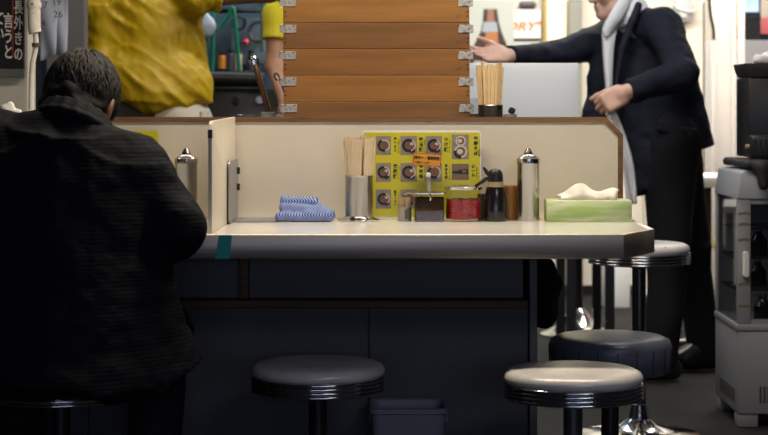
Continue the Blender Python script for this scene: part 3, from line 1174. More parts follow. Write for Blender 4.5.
# soy sauce bottle
sb = thing('soy_bottle', 'soy sauce bottle with a black spout cap', 'bottle', (px(495.3, YI - 0.015), YI - 0.015, CT))
soy_pl = mat('soy_dark', (0.010, 0.008, 0.009), 0.22, coat=0.3)
bm = B()
lathe(bm, [(0, 0), (0.0295, 0), (0.031, 0.004), (0.0308, 0.030), (0.0285, 0.058), (0.0245, 0.083), (0.0228, 0.088), (0, 0.088)], 36)
obj('bottle_body', bm, soy_pl, sb, smooth=True)
bm = B()
lathe(bm, [(0.0, 0.0882), (0.0227, 0.0882), (0.0205, 0.1015), (0, 0.1015)], 36)
obj('shoulder_band', bm, mat('soy_film', (0.30, 0.24, 0.15), 0.3), sb, smooth=True)
bm = B()
lathe(bm, [(0, 0.1017), (0.0205, 0.1017), (0.0202, 0.115), (0.0185, 0.125), (0.0125, 0.1325), (0, 0.135)], 32)
c_ = obj('spout_cap', bm, black_plastic, sb, smooth=True)
bm = B()
tube(bm, smoothpath([(-0.010, 0, 0.120), (-0.020, 0, 0.124), (-0.026, 0, 0.132), (-0.031, 0, 0.139)], 5), 0.005, 10, radii=[0.008 - 0.0052 * k / 15 for k in range(16)])
obj('spout', bm, black_plastic, c_, smooth=True)

# amber cup behind
bm = B()
lathe(bm, [(0, 0), (0.027, 0), (0.028, 0.003), (0.031, 0.086), (0.0322, 0.088), (0.030, 0.0885), (0.0285, 0.082), (0.026, 0.005), (0, 0.005)], 32)
o = obj('amber_cup', bm, mat('amber_plastic', (0.40, 0.17, 0.035), 0.35, trans=0.15), None, (px(509.5, 4.708), 4.708, CT), smooth=True)
tag(o, 'amber plastic cup half hidden behind the soy bottle', 'cup')


# steel water pots
def water_pot(x, y, label):
    t = thing('water_pot', label, 'water pot', (x, y, CT), group='steel water pots')
    bm = B()
    lathe(bm, [(0, 0), (0.0278, 0), (0.0285, 0.002), (0.0285, 0.146), (0.0298, 0.148), (0.0298, 0.151), (0, 0.151)], 40)
    obj('pot_body', bm, bright_steel, t, smooth=True)
    bm = B()
    lathe(bm, [(0, 0.1512), (0.0302, 0.1512), (0.0306, 0.156), (0.0302, 0.1605), (0.0285, 0.1615), (0.024, 0.166), (0.015, 0.1715), (0, 0.1725)], 40)
    L_ = obj('domed_lid', bm, mat('lid_steel', (0.6, 0.58, 0.55), 0.22, 1.0), t, smooth=True)
    bm = B()
    lathe(bm, [(0, 0.172), (0.0125, 0.1722), (0.0105, 0.178), (0.006, 0.185), (0.0045, 0.188), (0, 0.1885)], 28)
    obj('lid_knob', bm, bright_steel, L_, smooth=True)
    bm = B()
    box(bm, -0.008, 0.008, -0.0315, -0.0295, 0.147, 0.1625, 0.001)
    obj('lid_hinge', bm, chrome, t, rot=(0, 0, math.radians(205)))
    return t


wp = water_pot(px(528.2, YI), YI, 'tall steel water pot between amber cup and green tissue box')
dup(wp, (px(186.2, YI), YI, CT), None, 'tall steel water pot close to the seated man by the divider')
# scrap of another yellow menu behind the man
bm = B()
prism(bm, rrect(-0.06, 0.06, 0, 0.232, 0.006), -0.0012, 0.0012)
o = obj('yellow_menu', bm, mat('yellow_print', (0.5, 0.5, 0.012), 0.3), None, (px(134.5, YM), YM, CT), rot=(math.radians(-4.2), 0, 0))
tag(o, 'yellow menu sheet almost hidden behind the seated man', 'menu')

# tissue box
tb = thing('tissue_box', 'pale green tissue box with a white tissue pulled up', 'tissue box', (px(587.3, YI), YI, CT))
green = mat('green_carton', (0.44, 0.58, 0.24), 0.6)
N_, L_ = green.node_tree.nodes, green.node_tree.links
tc = N_.new('ShaderNodeTexCoord')
mp = N_.new('ShaderNodeMapping')
mp.inputs['Scale'].default_value = (5, 5, 26)
mp.inputs['Rotation'].default_value = (0, math.radians(4), 0)
nz = N_.new('ShaderNodeTexNoise')
nz.inputs['Scale'].default_value = 1.6
nz.inputs['Detail'].default_value = 2
rp = N_.new('ShaderNodeValToRGB')
for i, (p_, c3) in enumerate([(0.38, (0.40, 0.56, 0.20)), (0.5, (0.52, 0.64, 0.33)), (0.58, (0.62, 0.66, 0.48)), (0.66, (0.44, 0.58, 0.24))]):
    el = rp.color_ramp.elements[i] if i < 2 else rp.color_ramp.elements.new(p_)
    el.position, el.color = p_, (*c3, 1)
L_.new(tc.outputs['Object'], mp.inputs[0])
L_.new(mp.outputs[0], nz.inputs['Vector'])
L_.new(nz.outputs['Fac'], rp.inputs[0])
L_.new(rp.outputs[0], N_['Principled BSDF'].inputs['Base Color'])
bm = B()
box(bm, -0.108, 0.108, -0.055, 0.055, 0, 0.0545, 0.0012, 1)
obj('carton', bm, green, tb, smooth=True)
bm = B()
n1, n2 = 26, 10
gv = []
for i in range(n1):
    u = i / (n1 - 1)
    row = []
    for j in range(n2):
        v = j / (n2 - 1)
        peak = math.exp(-((u - 0.36) / 0.16) ** 2) * 0.037 + 0.020 * math.exp(-((u - 0.85) / 0.2) ** 2) + 0.011
        ridge = math.sin(PI * v) ** 0.8
        z = 0.0555 + peak * ridge * (1 + 0.15 * math.sin(u * 14))
        row.append(bm.verts.new((-0.075 + 0.15 * u + 0.006 * math.sin(v * 9 + u * 4), -0.028 + 0.056 * v * (0.5 + 0.5 * ridge) + 0.006 * math.sin(u * 17), z)))
    gv.append(row)
for i in range(n1 - 1):
    for j in range(n2 - 1):
        bm.faces.new((gv[i][j], gv[i + 1][j], gv[i + 1][j + 1], gv[i][j + 1]))
o = obj('tissue', bm, mat('tissue_paper', (0.86, 0.80, 0.76), 0.9), tb, smooth=True)
md = o.modifiers.new('thickness', 'SOLIDIFY')
md.thickness = 0.0006

# ------------------------------------------------------------------ wooden tray stack and things on the serving ledge
YT = 5.0
tw, td, th = 0.5175, 0.34, 0.0733
tcx = px(377.2, YT)
names = ['lowest wooden noodle tray of the stack, half hidden behind the partition edging', 'second wooden noodle tray up from the partition in the stack',
         'third wooden noodle tray up from the partition in the stack', 'fourth wooden noodle tray up in the stack, a pale scuff at one end',
         'topmost wooden noodle tray of the stack behind the partition']
cols = [3, 1, 2, 0, 4]
for i in range(5):
    t = thing('noodle_tray', names[i], 'tray', (tcx + random.uniform(-0.003, 0.003), YT, LZ + i * (th + 0.0002)), group='wooden noodle trays')
    m = tray_wood[cols[i]]
    bm = B()
    box(bm, -tw / 2, tw / 2, 0, 0.014, 0.0006, th, 0.0015, 1)
    obj('front_board', bm, m, t)
    bm = B()
    box(bm, -tw / 2, tw / 2, td - 0.014, td, 0.0006, th, 0.0015, 1)
    obj('back_board', bm, m, t)
    for s_ in (-1, 1):
        bm = B()
        box(bm, s_ * (tw / 2 - 0.007) - 0.007, s_ * (tw / 2 - 0.007) + 0.007, 0.0142, td - 0.0142, 0.0006, th)
        obj('side_board', bm, m, t)
        for fb in (0, 1):
            bm = B()
            y0 = -0.0025 if fb == 0 else td
            xa, xb = (s_ * tw / 2 - 0.036 * s_, s_ * tw / 2 + 0.010 * s_)
            if s_ > 0:
                xa += 0.004
            box(bm, min(xa, xb), max(xa, xb), y0, y0 + 0.0025, th - 0.0285, th - 0.006, 0.001, 1)
            box(bm, s_ * (tw / 2 + 0.0015) - 0.0013, s_ * (tw / 2 + 0.0015) + 0.0013, 0.0 if fb == 0 else td - 0.03, 0.03 if fb == 0 else td, th - 0.0285, th - 0.006)
            for k in (0.25, 0.6):
                cyl(bm, 0.0022, 0, 0.0014, 8, Matrix.Translation((xa + (xb - xa) * k, y0 - 0.0012, th - 0.017)) @ Matrix.Rotation(-PI / 2, 4, 'X'))
            obj('corner_bracket', bm, tab_metal, t)
    bm = B()
    box(bm, -tw / 2 + 0.0142, tw / 2 - 0.0142, 0.0142, td - 0.0142, 0.001, 0.007)
    obj('tray_floor', bm, m, t)
    bm = B()
    for s_ in (-1, 1):
        for k in (0.018, 0.030, 0.045):
            cyl(bm, 0.0024, 0, 0.0008, 8, Matrix.Translation((s_ * (tw / 2 - 0.006), 0.0, k)) @ Matrix.Rotation(PI / 2, 4, 'X'))
    obj('nail', bm, black_matte, t)

# chopstick cup on the ledge
YC = 4.93
kx = px(490.5, YC)
kc = thing('chopstick_cup', 'short dark steel cup of chopsticks on the kitchen ledge behind the partition', 'cup', (kx, YC, LZ))
bm = B()
lathe(bm, [(0, 0), (0.0325, 0), (0.0335, 0.003), (0.0340, 0.062), (0.0352, 0.064), (0.0342, 0.0655), (0.0325, 0.062), (0.0318, 0.005), (0, 0.005)], 40)
obj('cup', bm, mat('dark_steel', (0.23, 0.22, 0.21), 0.22, 1.0), kc, smooth=True)
fill_chopsticks(kx, YC, LZ + 0.006, 0.0235, 0.036, 0.155, 0.180, bamboo, 'chopstick_pair', 'tan chopstick pair in the short cup on the kitchen ledge', 'chopsticks', 'chopsticks in the ledge cup', [(13, 1.0), (8, 0.66), (3, 0.28)])
# glass jar and lidded pot beside it
gb = thing('glass_jar', 'small clear glass jar between tray stack and chopstick cup', 'jar', (px(471.5, 5.12), 5.12, LZ))
bm = B()
lathe(bm, [(0, 0), (0.022, 0), (0.024, 0.004), (0.024, 0.066), (0.02, 0.074), (0.02, 0.084), (0.0185, 0.084), (0.0185, 0.074), (0.0222, 0.066), (0.0222, 0.005), (0, 0.005)], 28)
obj('jar_body', bm, glass, gb, smooth=True)
bm = B()
cyl(bm, 0.0216, 0.0052, 0.04, 24)
obj('jar_contents', bm, mat('brown_powder', (0.10, 0.07, 0.04), 0.9, noise=(200, 0.5)), gb, smooth=True)
lp_ = thing('condiment_pot', 'small glass condiment pot with a tilted black lid', 'pot', (px(510, 4.9), 4.9, LZ))
bm = B()
lathe(bm, [(0, 0), (0.018, 0), (0.0185, 0.003), (0.0185, 0.040), (0.017, 0.040), (0.017, 0.004), (0, 0.004)], 24)
obj('pot_body', bm, mat('grey_glass', (0.35, 0.37, 0.40), 0.15, trans=0.5), lp_, smooth=True)
bm = B()
prism(bm, rrect(-0.010, 0.008, 0, 0.018, 0.006), -0.008, 0.008, 0.002)
obj('lid_flap', bm, black_plastic, lp_, (0.002, 0, 0.0405), smooth=True, rot=(0, math.radians(24), 0))
# white splash panel on the ledge
wpn = thing('splash_panel', 'pale upright splash panel on the ledge before the reaching man', 'panel', (0.385, 5.36, LZ))
bm = B()
box(bm, -0.195, 0.193, -0.005, 0.005, 0.0, pz(63, 5.36) - LZ, 0.002)
spm = mat('splash_sheet', (0.88, 0.90, 0.93), 0.35, noise=(3, 0.03))
tr = spm.node_tree.nodes.new('ShaderNodeBsdfTranslucent')
tr.inputs[0].default_value = (0.90, 0.93, 0.97, 1)
ms = spm.node_tree.nodes.new('ShaderNodeMixShader')
ms.inputs[0].default_value = 0.78
spm.node_tree.links.new(spm.node_tree.nodes['Principled BSDF'].outputs[0], ms.inputs[1])
spm.node_tree.links.new(tr.outputs[0], ms.inputs[2])
spm.node_tree.links.new(ms.outputs[0], spm.node_tree.nodes['Material Output'].inputs[0])
obj('panel_sheet', bm, spm, wpn, smooth=True)
for s_ in (-0.15, 0.15):
    bm = B()
    box(bm, s_ - 0.012, s_ + 0.012, 0.0055, 0.05, 0.0, 0.03, 0.002)
    obj('foot', bm, bright_steel, wpn)
# tweezers-like tool stuck behind the trays
tl = thing('steel_strainer', 'wire strainer handle with a bright hook beside the tray stack', 'strainer', (px(279, 5.42), 5.42, LZ))
bm = B()
tube(bm, smoothpath([(0.055, 0, 0.001), (0.03, 0, 0.07), (0.004, 0, 0.145)], 8), 0.006, 8, flat=0.4)
tube(bm, smoothpath([(0.004, 0, 0.145), (-0.008, 0, 0.162), (-0.014, 0, 0.150), (-0.004, 0, 0.138)], 6), 0.0028, 8)
obj('handle', bm, mat('grey_handle', (0.2, 0.2, 0.22), 0.35, 0.7), tl, smooth=True)
# brown handled kitchen tool leaning in a holder
YK = 5.2
kt = thing('wooden_handled_tool', 'brown wooden handle with a bright metal loop leaning in a grey holder', 'kitchen tool', (px(268.5, YK), YK, LZ))
bm = B()
cyl(bm, 0.022, 0, 0.045, 24, None, 0.003)
obj('holder', bm, mat('stone_holder', (0.26, 0.27, 0.27), 0.5, noise=(60, 0.3)), kt, smooth=True)
bm = B()
bar(bm, (0.0, 0, 0.0455), (-0.038, 0, 0.182), 0.030, 0.016, 0.004)
obj('handle', bm, mat('brown_handle', (0.085, 0.038, 0.018), 0.35, noise=(8, 0.3, (8, 8, 1))), kt, smooth=True)
bm = B()
tube(bm, smoothpath([(-0.052, 0, 0.180), (-0.054, 0, 0.196), (-0.044, 0, 0.204), (-0.032, 0, 0.196), (-0.028, 0, 0.178)], 6), 0.0035, 8)
bar(bm, (-0.040, -0.003, 0.178), (-0.043, -0.003, 0.196), 0.008, 0.006)
obj('metal_loop', bm, chrome, kt, smooth=True)

# ------------------------------------------------------------------ stools


def ring_stool(x, y, zt, rad, label, post_m, post_r=0.022, base=True, pad_m=None):
    t = thing('ring_stool', label, 'stool', (x, y, 0), group='round diner stools')
    bm = B()
    lathe(bm, [(0, zt - 0.032), (rad - 0.006, zt - 0.032), (rad - 0.001, zt - 0.027), (rad - 0.001, zt - 0.020), (rad - 0.006, zt - 0.011), (rad - 0.018, zt - 0.005), (rad * 0.6, zt - 0.001), (0, zt)], 64)
    obj('seat_pad', bm, pad_m or vinyl_silver, t, smooth=True, angle=60)
    bm = B()
    pr_ = [(0, zt - 0.070), (rad - 0.012, zt - 0.070)]
    for k in range(4):
        z = zt - 0.069 + k * 0.0092
        pr_ += [(rad - 0.0035, z), (rad + 0.0012, z + 0.002), (rad + 0.0015, z + 0.0045), (rad + 0.0005, z + 0.007), (rad - 0.0035, z + 0.0088)]
    pr_ += [(rad - 0.006, zt - 0.0322), (0, zt - 0.0322)]
    lathe(bm, pr_, 64)
    obj('chrome_band', bm, chrome, t, smooth=True, angle=50)
    bm = B()
    lathe(bm, [(0, 0.05), (post_r, 0.05), (post_r, zt - 0.085), (0.06, zt - 0.075), (0.06, zt - 0.0702), (0, zt - 0.0702)], 28)
    obj('post', bm, post_m, t, smooth=True)
    bm = B()
    lathe(bm, [(0, 0.0005), (0.19, 0.0005), (0.19, 0.008), (0.175, 0.013), (0.12, 0.02), (0.06, 0.034), (0.034, 0.055), (post_r + 0.003, 0.10), (post_r + 0.0008, 0.102), (0, 0.102)], 48)
    obj('base_plate', bm, chrome, t, smooth=True)
    return t


ring_stool(px(318, 4.27), 4.27, 0.444, 0.160, 'round chrome ringed stool with silver pad in front of the plastic bin', dark_metal)
ring_stool(px(573, 4.11), 4.11, 0.452, 0.160, 'round chrome ringed stool with cracked silver pad before the counter corner', mat('grey_post', (0.16, 0.16, 0.18), 0.35, 0.8))
ring_stool(-0.735, 4.09, 0.456, 0.160, 'chrome ringed stool under the seated man', dark_metal)
ring_stool(px(639, 5.72), 5.72, pz(241.5, 5.72), 0.161, 'taller chrome ringed stool behind the counter corner', mat('steel_post', (0.2, 0.19, 0.18), 0.25, 1.0))

lt = thing('leather_stool', 'round slate blue leather stool with a thick seamed pad', 'stool', (px(610, 4.87), 4.87, 0), group='round diner stools')
zt, rad = 0.430, 0.166
bm = B()
lathe(bm, [(0, zt - 0.10), (rad - 0.012, zt - 0.10), (rad - 0.004, zt - 0.094), (rad - 0.002, zt - 0.06), (rad, zt - 0.028), (rad - 0.006, zt - 0.013), (rad - 0.024, zt - 0.005), (rad * 0.6, zt - 0.001), (0, zt)], 64)
pd = obj('seat_pad', bm, vinyl_blue, lt, smooth=True, angle=60)
for k in range(20):
    a = 2 * PI * k / 20
    if k == 0:
        bm = B()
        tube(bm, [(rad - 0.0035, 0, zt - 0.094), (rad - 0.0012, 0, zt - 0.06), (rad + 0.0003, 0, zt - 0.03)], 0.0012, 6)
        sm0 = o = obj('side_seam', bm, mat('seam_dark', (0.02, 0.02, 0.03), 0.6), pd, smooth=True)
    else:
        o = sm0.copy()
        COL.objects.link(o)
    o.rotation_euler = (0, 0, a)
bm = B()
cyl(bm, 0.024, 0.03, zt - 0.1005, 28)
obj('post', bm, dark_metal, lt, smooth=True)
bm = B()
lathe(bm, [(0, 0.0005), (0.18, 0.0005), (0.18, 0.008), (0.12, 0.018), (0.05, 0.03), (0.026, 0.06), (0, 0.06)], 48)
obj('base_plate', bm, dark_metal, lt, smooth=True)

# stool far behind under the counter line: only its bell foot and column show
fs = thing('bell_foot_stool', 'far stool with dark column and bright bell shaped foot seen under the counter', 'stool', (px(577.5, 8.2), 8.2, 0))
bm = B()
cyl(bm, 0.024, 0.09, 0.60, 20)
obj('post', bm, dark_metal, fs, smooth=True)
bm = B()
lathe(bm, [(0, 0.0005), (0.17, 0.0005), (0.17, 0.01), (0.13, 0.025), (0.075, 0.06), (0.05, 0.10), (0.028, 0.125), (0, 0.125)], 40)
obj('bell_foot', bm, chrome, fs, smooth=True)
bm = B()
cyl(bm, 0.16, 0.601, 0.66, 40, None, 0.01)
obj('seat_pad', bm, vinyl_blue, fs, smooth=True)

# plastic bin below the counter
bn = thing('plastic_bin', 'translucent grey plastic bin on the floor against the counter panel', 'bin', (px(408, 4.50), 4.50, 0))
bp_ = mat('bin_plastic', (0.22, 0.24, 0.30), 0.35, trans=0.15)
bm = B()
L_ = []
for (hx_, hy_, z) in ((0.075, 0.055, 0.001), (0.092, 0.075, 0.288), (0.098, 0.082, 0.291), (0.098, 0.082, 0.302), (0.092, 0.076, 0.304), (0.088, 0.072, 0.300), (0.072, 0.052, 0.004)):
    L_.append([bm.verts.new((x, y, z)) for x, y in rrect(-hx_, hx_, -hy_, hy_, 0.022)])
for a, b_ in zip(L_, L_[1:]):
    n = len(a)
    for k in range(n):
        bm.faces.new((a[k], a[(k + 1) % n], b_[(k + 1) % n], b_[k]))
bm.faces.new(list(reversed(L_[0])))
bm.faces.new(L_[-1])
obj('bin_body', bm, bp_, bn, smooth=True)
for s_ in (-1, 1):
    bm = B()
    box(bm, s_ * 0.0955 - 0.002, s_ * 0.0955 + 0.002, -0.03, 0.03, 0.262, 0.290, 0.001)
    obj('side_lug', bm, bp_, bn)

# black bag hanging under the ledge beyond the counter end
bg = thing('shoulder_bag', 'black bag hanging by its strap beyond the counter end panel', 'bag', (0.447, 5.12, 0.42))
s = SDF(0.03)
s.rbox((0, 0, 0.10), (0.034, 0.07, 0.10), 0.03)
s.cap((0.02, 0, 0.05), (0.03, 0, 0.12), 0.03)
s.folds(0.006, (14, 14, 14))
link('bag_body', s.mesh(0.008), black_cloth, bg)
bm = B()
tube(bm, smoothpath([(-0.01, -0.04, 0.18), (-0.012, -0.025, 0.33), (-0.012, 0, 0.524), (-0.012, 0.025, 0.33), (-0.01, 0.04, 0.18)], 8), 0.008, 8, flat=0.4)
obj('strap', bm, black_cloth, bg, smooth=True)

# ------------------------------------------------------------------ rear of the shop
# lit panel and lamp
t = thing('lit_door_panel', 'glowing cream panel between ochre trim and grey column on the rear wall', 'light panel', (px(556.5, 9.95), 9.95, 0.9))
bm = B()
box(bm, -0.052, 0.052, -0.02, 0.03, 0, 1.6, 0.004)
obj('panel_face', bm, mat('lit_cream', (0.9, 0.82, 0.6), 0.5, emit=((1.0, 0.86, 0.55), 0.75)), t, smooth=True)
bm = B()
lathe(bm, [(0, -0.03), (0.034, -0.02), (0.042, 0), (0.034, 0.02), (0, 0.03)], 20, Matrix.Translation((0.005, -0.065, 0.735)))
obj('lamp_globe', bm, mat('lamp_globe', (1, 0.9, 0.7), 0.4, emit=((1.0, 0.85, 0.55), 4.0)), t, smooth=True)

# beer poster with a printed bottle, and the white DRY sign
YP = 9.9
ps = thing('bottle_poster', 'poster with a big brown beer bottle, behind the outstretched hand', 'poster', (px(486, YP), YP, pz(75, YP)))
k = YP / F
bm = B()
box(bm, -24 * k, 28 * k, -0.004, 0.004, 0, 74 * k)
obj('poster_sheet', bm, mat('poster_mint', (0.56, 0.58, 0.52), 0.5), ps)


def flat(name, poly, m, par, y):
    bm = B()
    prism(bm, [(x * k, z * k) for x, z in poly], y - 0.0008, y)
    return obj(name, bm, m, par)


flat('printed_bottle', [(-17, 0), (26, 0), (26, 12), (23.5, 22), (20.5, 31), (15.5, 43), (13, 52), (11, 66), (-2.5, 66), (-3.5, 52), (-5.5, 43), (-11.5, 31), (-15.5, 20), (-17, 12)], mat('bottle_print', (0.045, 0.028, 0.02), 0.4), ps, -0.0045)
flat('printed_neck', [(1, 52), (8.5, 52), (7.5, 66), (1.5, 66)], mat('neck_print', (0.34, 0.15, 0.10), 0.4), ps, -0.0056)
flat('printed_neck_label', [(-4, 43), (12, 43), (10.5, 53), (-2.5, 53)], mat('silver_blue_print', (0.40, 0.43, 0.47), 0.4), ps, -0.0067)
flat('printed_glow', [(0, 14), (13, 14), (11.5, 43), (-0.5, 43)], mat('amber_print', (0.48, 0.19, 0.06), 0.4), ps, -0.0056)
flat('printed_base_label', [(-13, 0), (20, 0), (19, 14), (-12, 14)], mat('label_print', (0.50, 0.48, 0.42), 0.4), ps, -0.0067)

sg = thing('beer_sign', 'white rounded sign with orange DRY lettering on the rear wall', 'sign', (px(519, 9.96), 9.96, pz(24, 9.96)))
bm = B()
prism(bm, rrect(-22 * k, 22 * k, -14.5 * k, 14.5 * k, 0.012), -0.01, 0.01, 0.002)
obj('sign_board', bm, mat('sign_white', (0.86, 0.85, 0.82), 0.4), sg)
writing('sign_lettering', '"DRY"', 0.068, mat('sign_orange', (0.72, 0.22, 0.04), 0.5), sg, (0.005, -0.0115, -0.016), sx=1.2, shear=0.3, bold=0.002)
writing('sign_small_print', 'KARAKUCHI', 0.028, mat('sign_tan', (0.62, 0.50, 0.38), 0.5), sg, (0.015, -0.0115, 0.043))
# plate above and lower notice
bm = B()
prism(bm, rrect(-8 * k, 9 * k, -4 * k, 4 * k, 0.018), -0.02, 0.02, 0.004)
o = obj('name_plate', bm, mat('plum_plate', (0.07, 0.045, 0.06), 0.35), None, (px(527, 9.97), 9.97, pz(5, 9.97)), smooth=True)
tag(o, 'small dark oblong plate on the wall above the DRY sign', 'plate')
bm = B()
prism(bm, rrect(-22 * k, 22 * k, -11 * k, 11 * k, 0.01), -0.003, 0.003)
o = obj('wall_notice', bm, mat('notice_grey', (0.66, 0.66, 0.64), 0.5), None, (px(519, 9.985), 9.985, pz(52, 9.985)))
tag(o, 'pale grey notice under the DRY sign', 'notice')

# intercom with its cable
it = thing('wall_phone', 'white oval wall phone above the standing man with a looping cable', 'phone', (px(683, 9.85), 9.85, pz(10, 9.85)))
bm = B()
prism(bm, rrect(-9 * k, 9 * k, -12 * k, 14 * k, 0.045), -0.025, 0.04, 0.008)
obj('phone_base', bm, mat('phone_grey', (0.52, 0.52, 0.53), 0.4), it, smooth=True)
bm = B()
lathe(bm, [(0, 0), (0.026, 0), (0.024, 0.012), (0.014, 0.02), (0, 0.02)], 24, Matrix.Translation((0, -0.0255, -0.025)) @ Matrix.Rotation(PI / 2, 4, 'X'))
obj('ear_cup', bm, white_plastic, it, smooth=True)
bm = B()
tube(bm, smoothpath([(-0.09, -0.03, 0.14), (-0.06, -0.05, 0.03), (0.02, -0.06, -0.01), (0.09, -0.05, 0.02), (0.12, -0.03, 0.12)], 8), 0.0065, 8)
obj('cable', bm, white_plastic, it, smooth=True)
bm = B()
tube(bm, smoothpath([(px(709, 8.75), 8.78, pz(-20, 8.75)), (px(711, 8.75), 8.77, pz(12, 8.75)), (px(714, 8.75), 8.77, pz(28, 8.75)), (px(714.5, 8.75), 8.77, pz(40, 8.75))], 8), 0.008, 8)
o = obj('hanging_cable', bm, black_plastic, None, smooth=True)
tag(o, 'frayed dark cable hanging down the cream shutter post', 'cable')

# frosted screen
fr = bpy.data.materials.new('frosted_sheet')
fr.use_nodes = True
nt = fr.node_tree
pb = nt.nodes['Principled BSDF']
pb.inputs['Base Color'].default_value = (0.55, 0.53, 0.55, 1)
pb.inputs['Roughness'].default_value = 0.5
pb.inputs['Alpha'].default_value = 0.25
sn = thing('vinyl_screen', 'translucent grey vinyl screen hanging before the shutter posts', 'screen', (px(705.5, 8.6), 8.6, 0.0))
bm = B()
box(bm, 0, 0.6, -0.002, 0.002, 0.03, pz(40, 8.6))
obj('vinyl_sheet', bm, fr, sn)
bm = B()
box(bm, -0.008, 0.608, -0.01, 0.01, 0.0, 0.03)
obj('screen_foot', bm, white_plastic, sn)

# shop lights beyond: monitor, red machine
tv = thing('wall_monitor', 'small monitor with a pale blue picture beyond the shutter posts', 'monitor', (px(748.5, 9.6), 9.6, pz(12, 9.6)))
bm = B()
box(bm, -0.062, 0.062, -0.02, 0.02, -0.045, 0.17, 0.004)
obj('monitor_case', bm, black_plastic, tv)
bm = B()
box(bm, -0.052, 0.05, -0.0215, -0.0205, 0.0, 0.162)
obj('monitor_screen', bm, mat('blue_screen', (0.3, 0.4, 0.7), 0.3, noise=(9, 0.5), emit=((0.42, 0.55, 0.92), 0.7)), tv)
bm = B()
box(bm, -0.06, 0.06, -0.02, 0.02, -0.36, -0.045)
obj('monitor_stand', bm, black_plastic, tv)
vm = thing('vending_machine', 'red vending machine glowing behind the black till box', 'vending machine', (1.98, 9.72, 0.0))
bm = B()
box(bm, -0.10, 0.75, -0.10, 0.2, 0.0, pz(17, 9.6), 0.01)
obj('cabinet', bm, mat('red_machine', (0.42, 0.015, 0.02), 0.35), vm, smooth=True)
bm = B()
box(bm, -0.075, -0.048, -0.112, -0.101, 0.55, 1.25)
obj('lit_strip', bm, mat('red_glow', (0.9, 0.1, 0.05), 0.5, emit=((1.0, 0.10, 0.05), 1.6)), vm)
bm = B()
box(bm, -0.09, 0.74, -0.112, -0.101, 1.335, 1.43)
obj('dark_display', bm, mat('display_dark', (0.015, 0.018, 0.03), 0.2), vm)
bm = B()
lathe(bm, [(0, 0), (0.018, 0), (0.012, 0.02), (0, 0.026)], 16, Matrix.Translation((0.12, -0.1122, 1.39)) @ Matrix.Rotation(PI / 2, 4, 'X'))
obj('blue_button', bm, mat('blue_button', (0.05, 0.15, 0.5), 0.3), vm, smooth=True)
yp = thing('lit_advert', 'white and yellow lit advert panel above the red machine', 'advert', (2.18, 9.5, 1.47))
bm = B()
prism(bm, rrect(-0.11, 0.35, 0, 0.5, 0.01), -0.02, 0.02)
obj('advert_face', bm, mat('advert_white', (0.85, 0.85, 0.82), 0.4, emit=((0.9, 0.95, 0.9), 0.45)), yp)
bm = B()
prism(bm, [(-0.105, 0.06), (0.3, 0.05), (0.3, 0.085), (0.0, 0.09), (-0.105, 0.12)], -0.0225, -0.0205)
obj('advert_band', bm, mat('advert_yellow', (0.75, 0.6, 0.02), 0.4), yp)

# white table and yellow stool at the rear
tt = thing('side_table', 'white side table behind the standing man', 'table', (1.72, 8.2, 0))
bm = B()
box(bm, -0.32, 0.5, -0.25, 0.25, 0.685, 0.732, 0.004)
obj('tabletop', bm, mat('white_tabletop', (0.75, 0.74, 0.72), 0.4), tt, smooth=True)
for x_ in (-0.285, 0.46):
    for y_ in (-0.21, 0.21):
        bm = B()
        box(bm, x_ - 0.017, x_ + 0.017, y_ - 0.017, y_ + 0.017, 0.0005, 0.6845, 0.003)
        obj('leg', bm, dark_metal, tt)
ys = thing('yellow_bench', 'low yellow bench under the white side table', 'bench', (1.85, 7.72, 0))
bm = B()
box(bm, -0.42, 0.42, -0.12, 0.12, 0.42, 0.475, 0.015)
obj('seat', bm, mat('yellow_vinyl', (0.55, 0.42, 0.02), 0.45, bump=(20, 0.1)), ys, smooth=True)
for x_ in (-0.36, 0.36):
    for y_ in (-0.08, 0.08):
        bm = B()
        cyl(bm, 0.014, 0.0005, 0.4195, 12, Matrix.Translation((x_, y_, 0)))
        obj('leg', bm, dark_metal, ys, smooth=True)

# dark legged table beyond the counter end
dt = thing('dining_table', 'small table with square black legs behind the counter end', 'table', (0.885, 7.6, 0))
bm = B()
box(bm, -0.145, 0.135, -0.14, 0.4, 0.60, 0.63, 0.004)
obj('tabletop', bm, mat('white_tabletop', (0.75, 0.74, 0.72), 0.4), dt, smooth=True)
for x_ in (-0.105, 0.055):
    for y_ in (-0.10, 0.36):
        bm = B()
        box(bm, x_ - 0.019, x_ + 0.019, y_ - 0.019, y_ + 0.019, 0.0005, 0.5995, 0.002)
        obj('leg', bm, dark_metal, dt)
bm = B()
box(bm, -0.075, 0.06, -0.1, 0.1, 0.0005, 0.27, 0.006)
o = obj('foam_box', bm, white_plastic, None, (px(616, 9.4), 9.4, 0), smooth=True)
tag(o, 'white foam box on the floor by the rear wall', 'box')
bm = B()
s = SDF(0.01)
s.cap((-0.03, 0, 0.02), (0.04, 0.01, 0.025), 0.018, 0.014)
s.cap((0, 0, 0.03), (0.02, -0.01, 0.05), 0.014, 0.01)
s.plane((0, 0, 0.001), (0, 0, -1))
bm.free()
o = link('crumpled_wrapper', s.folds(0.006, (50, 50, 50)).mesh(0.005), mat('foil', (0.3, 0.3, 0.32), 0.3, 0.6), None)
o.location = (px(688, 7.8), 7.8, 0)
tag(o, 'crumpled shiny wrapper on the floor behind the man', 'wrapper')

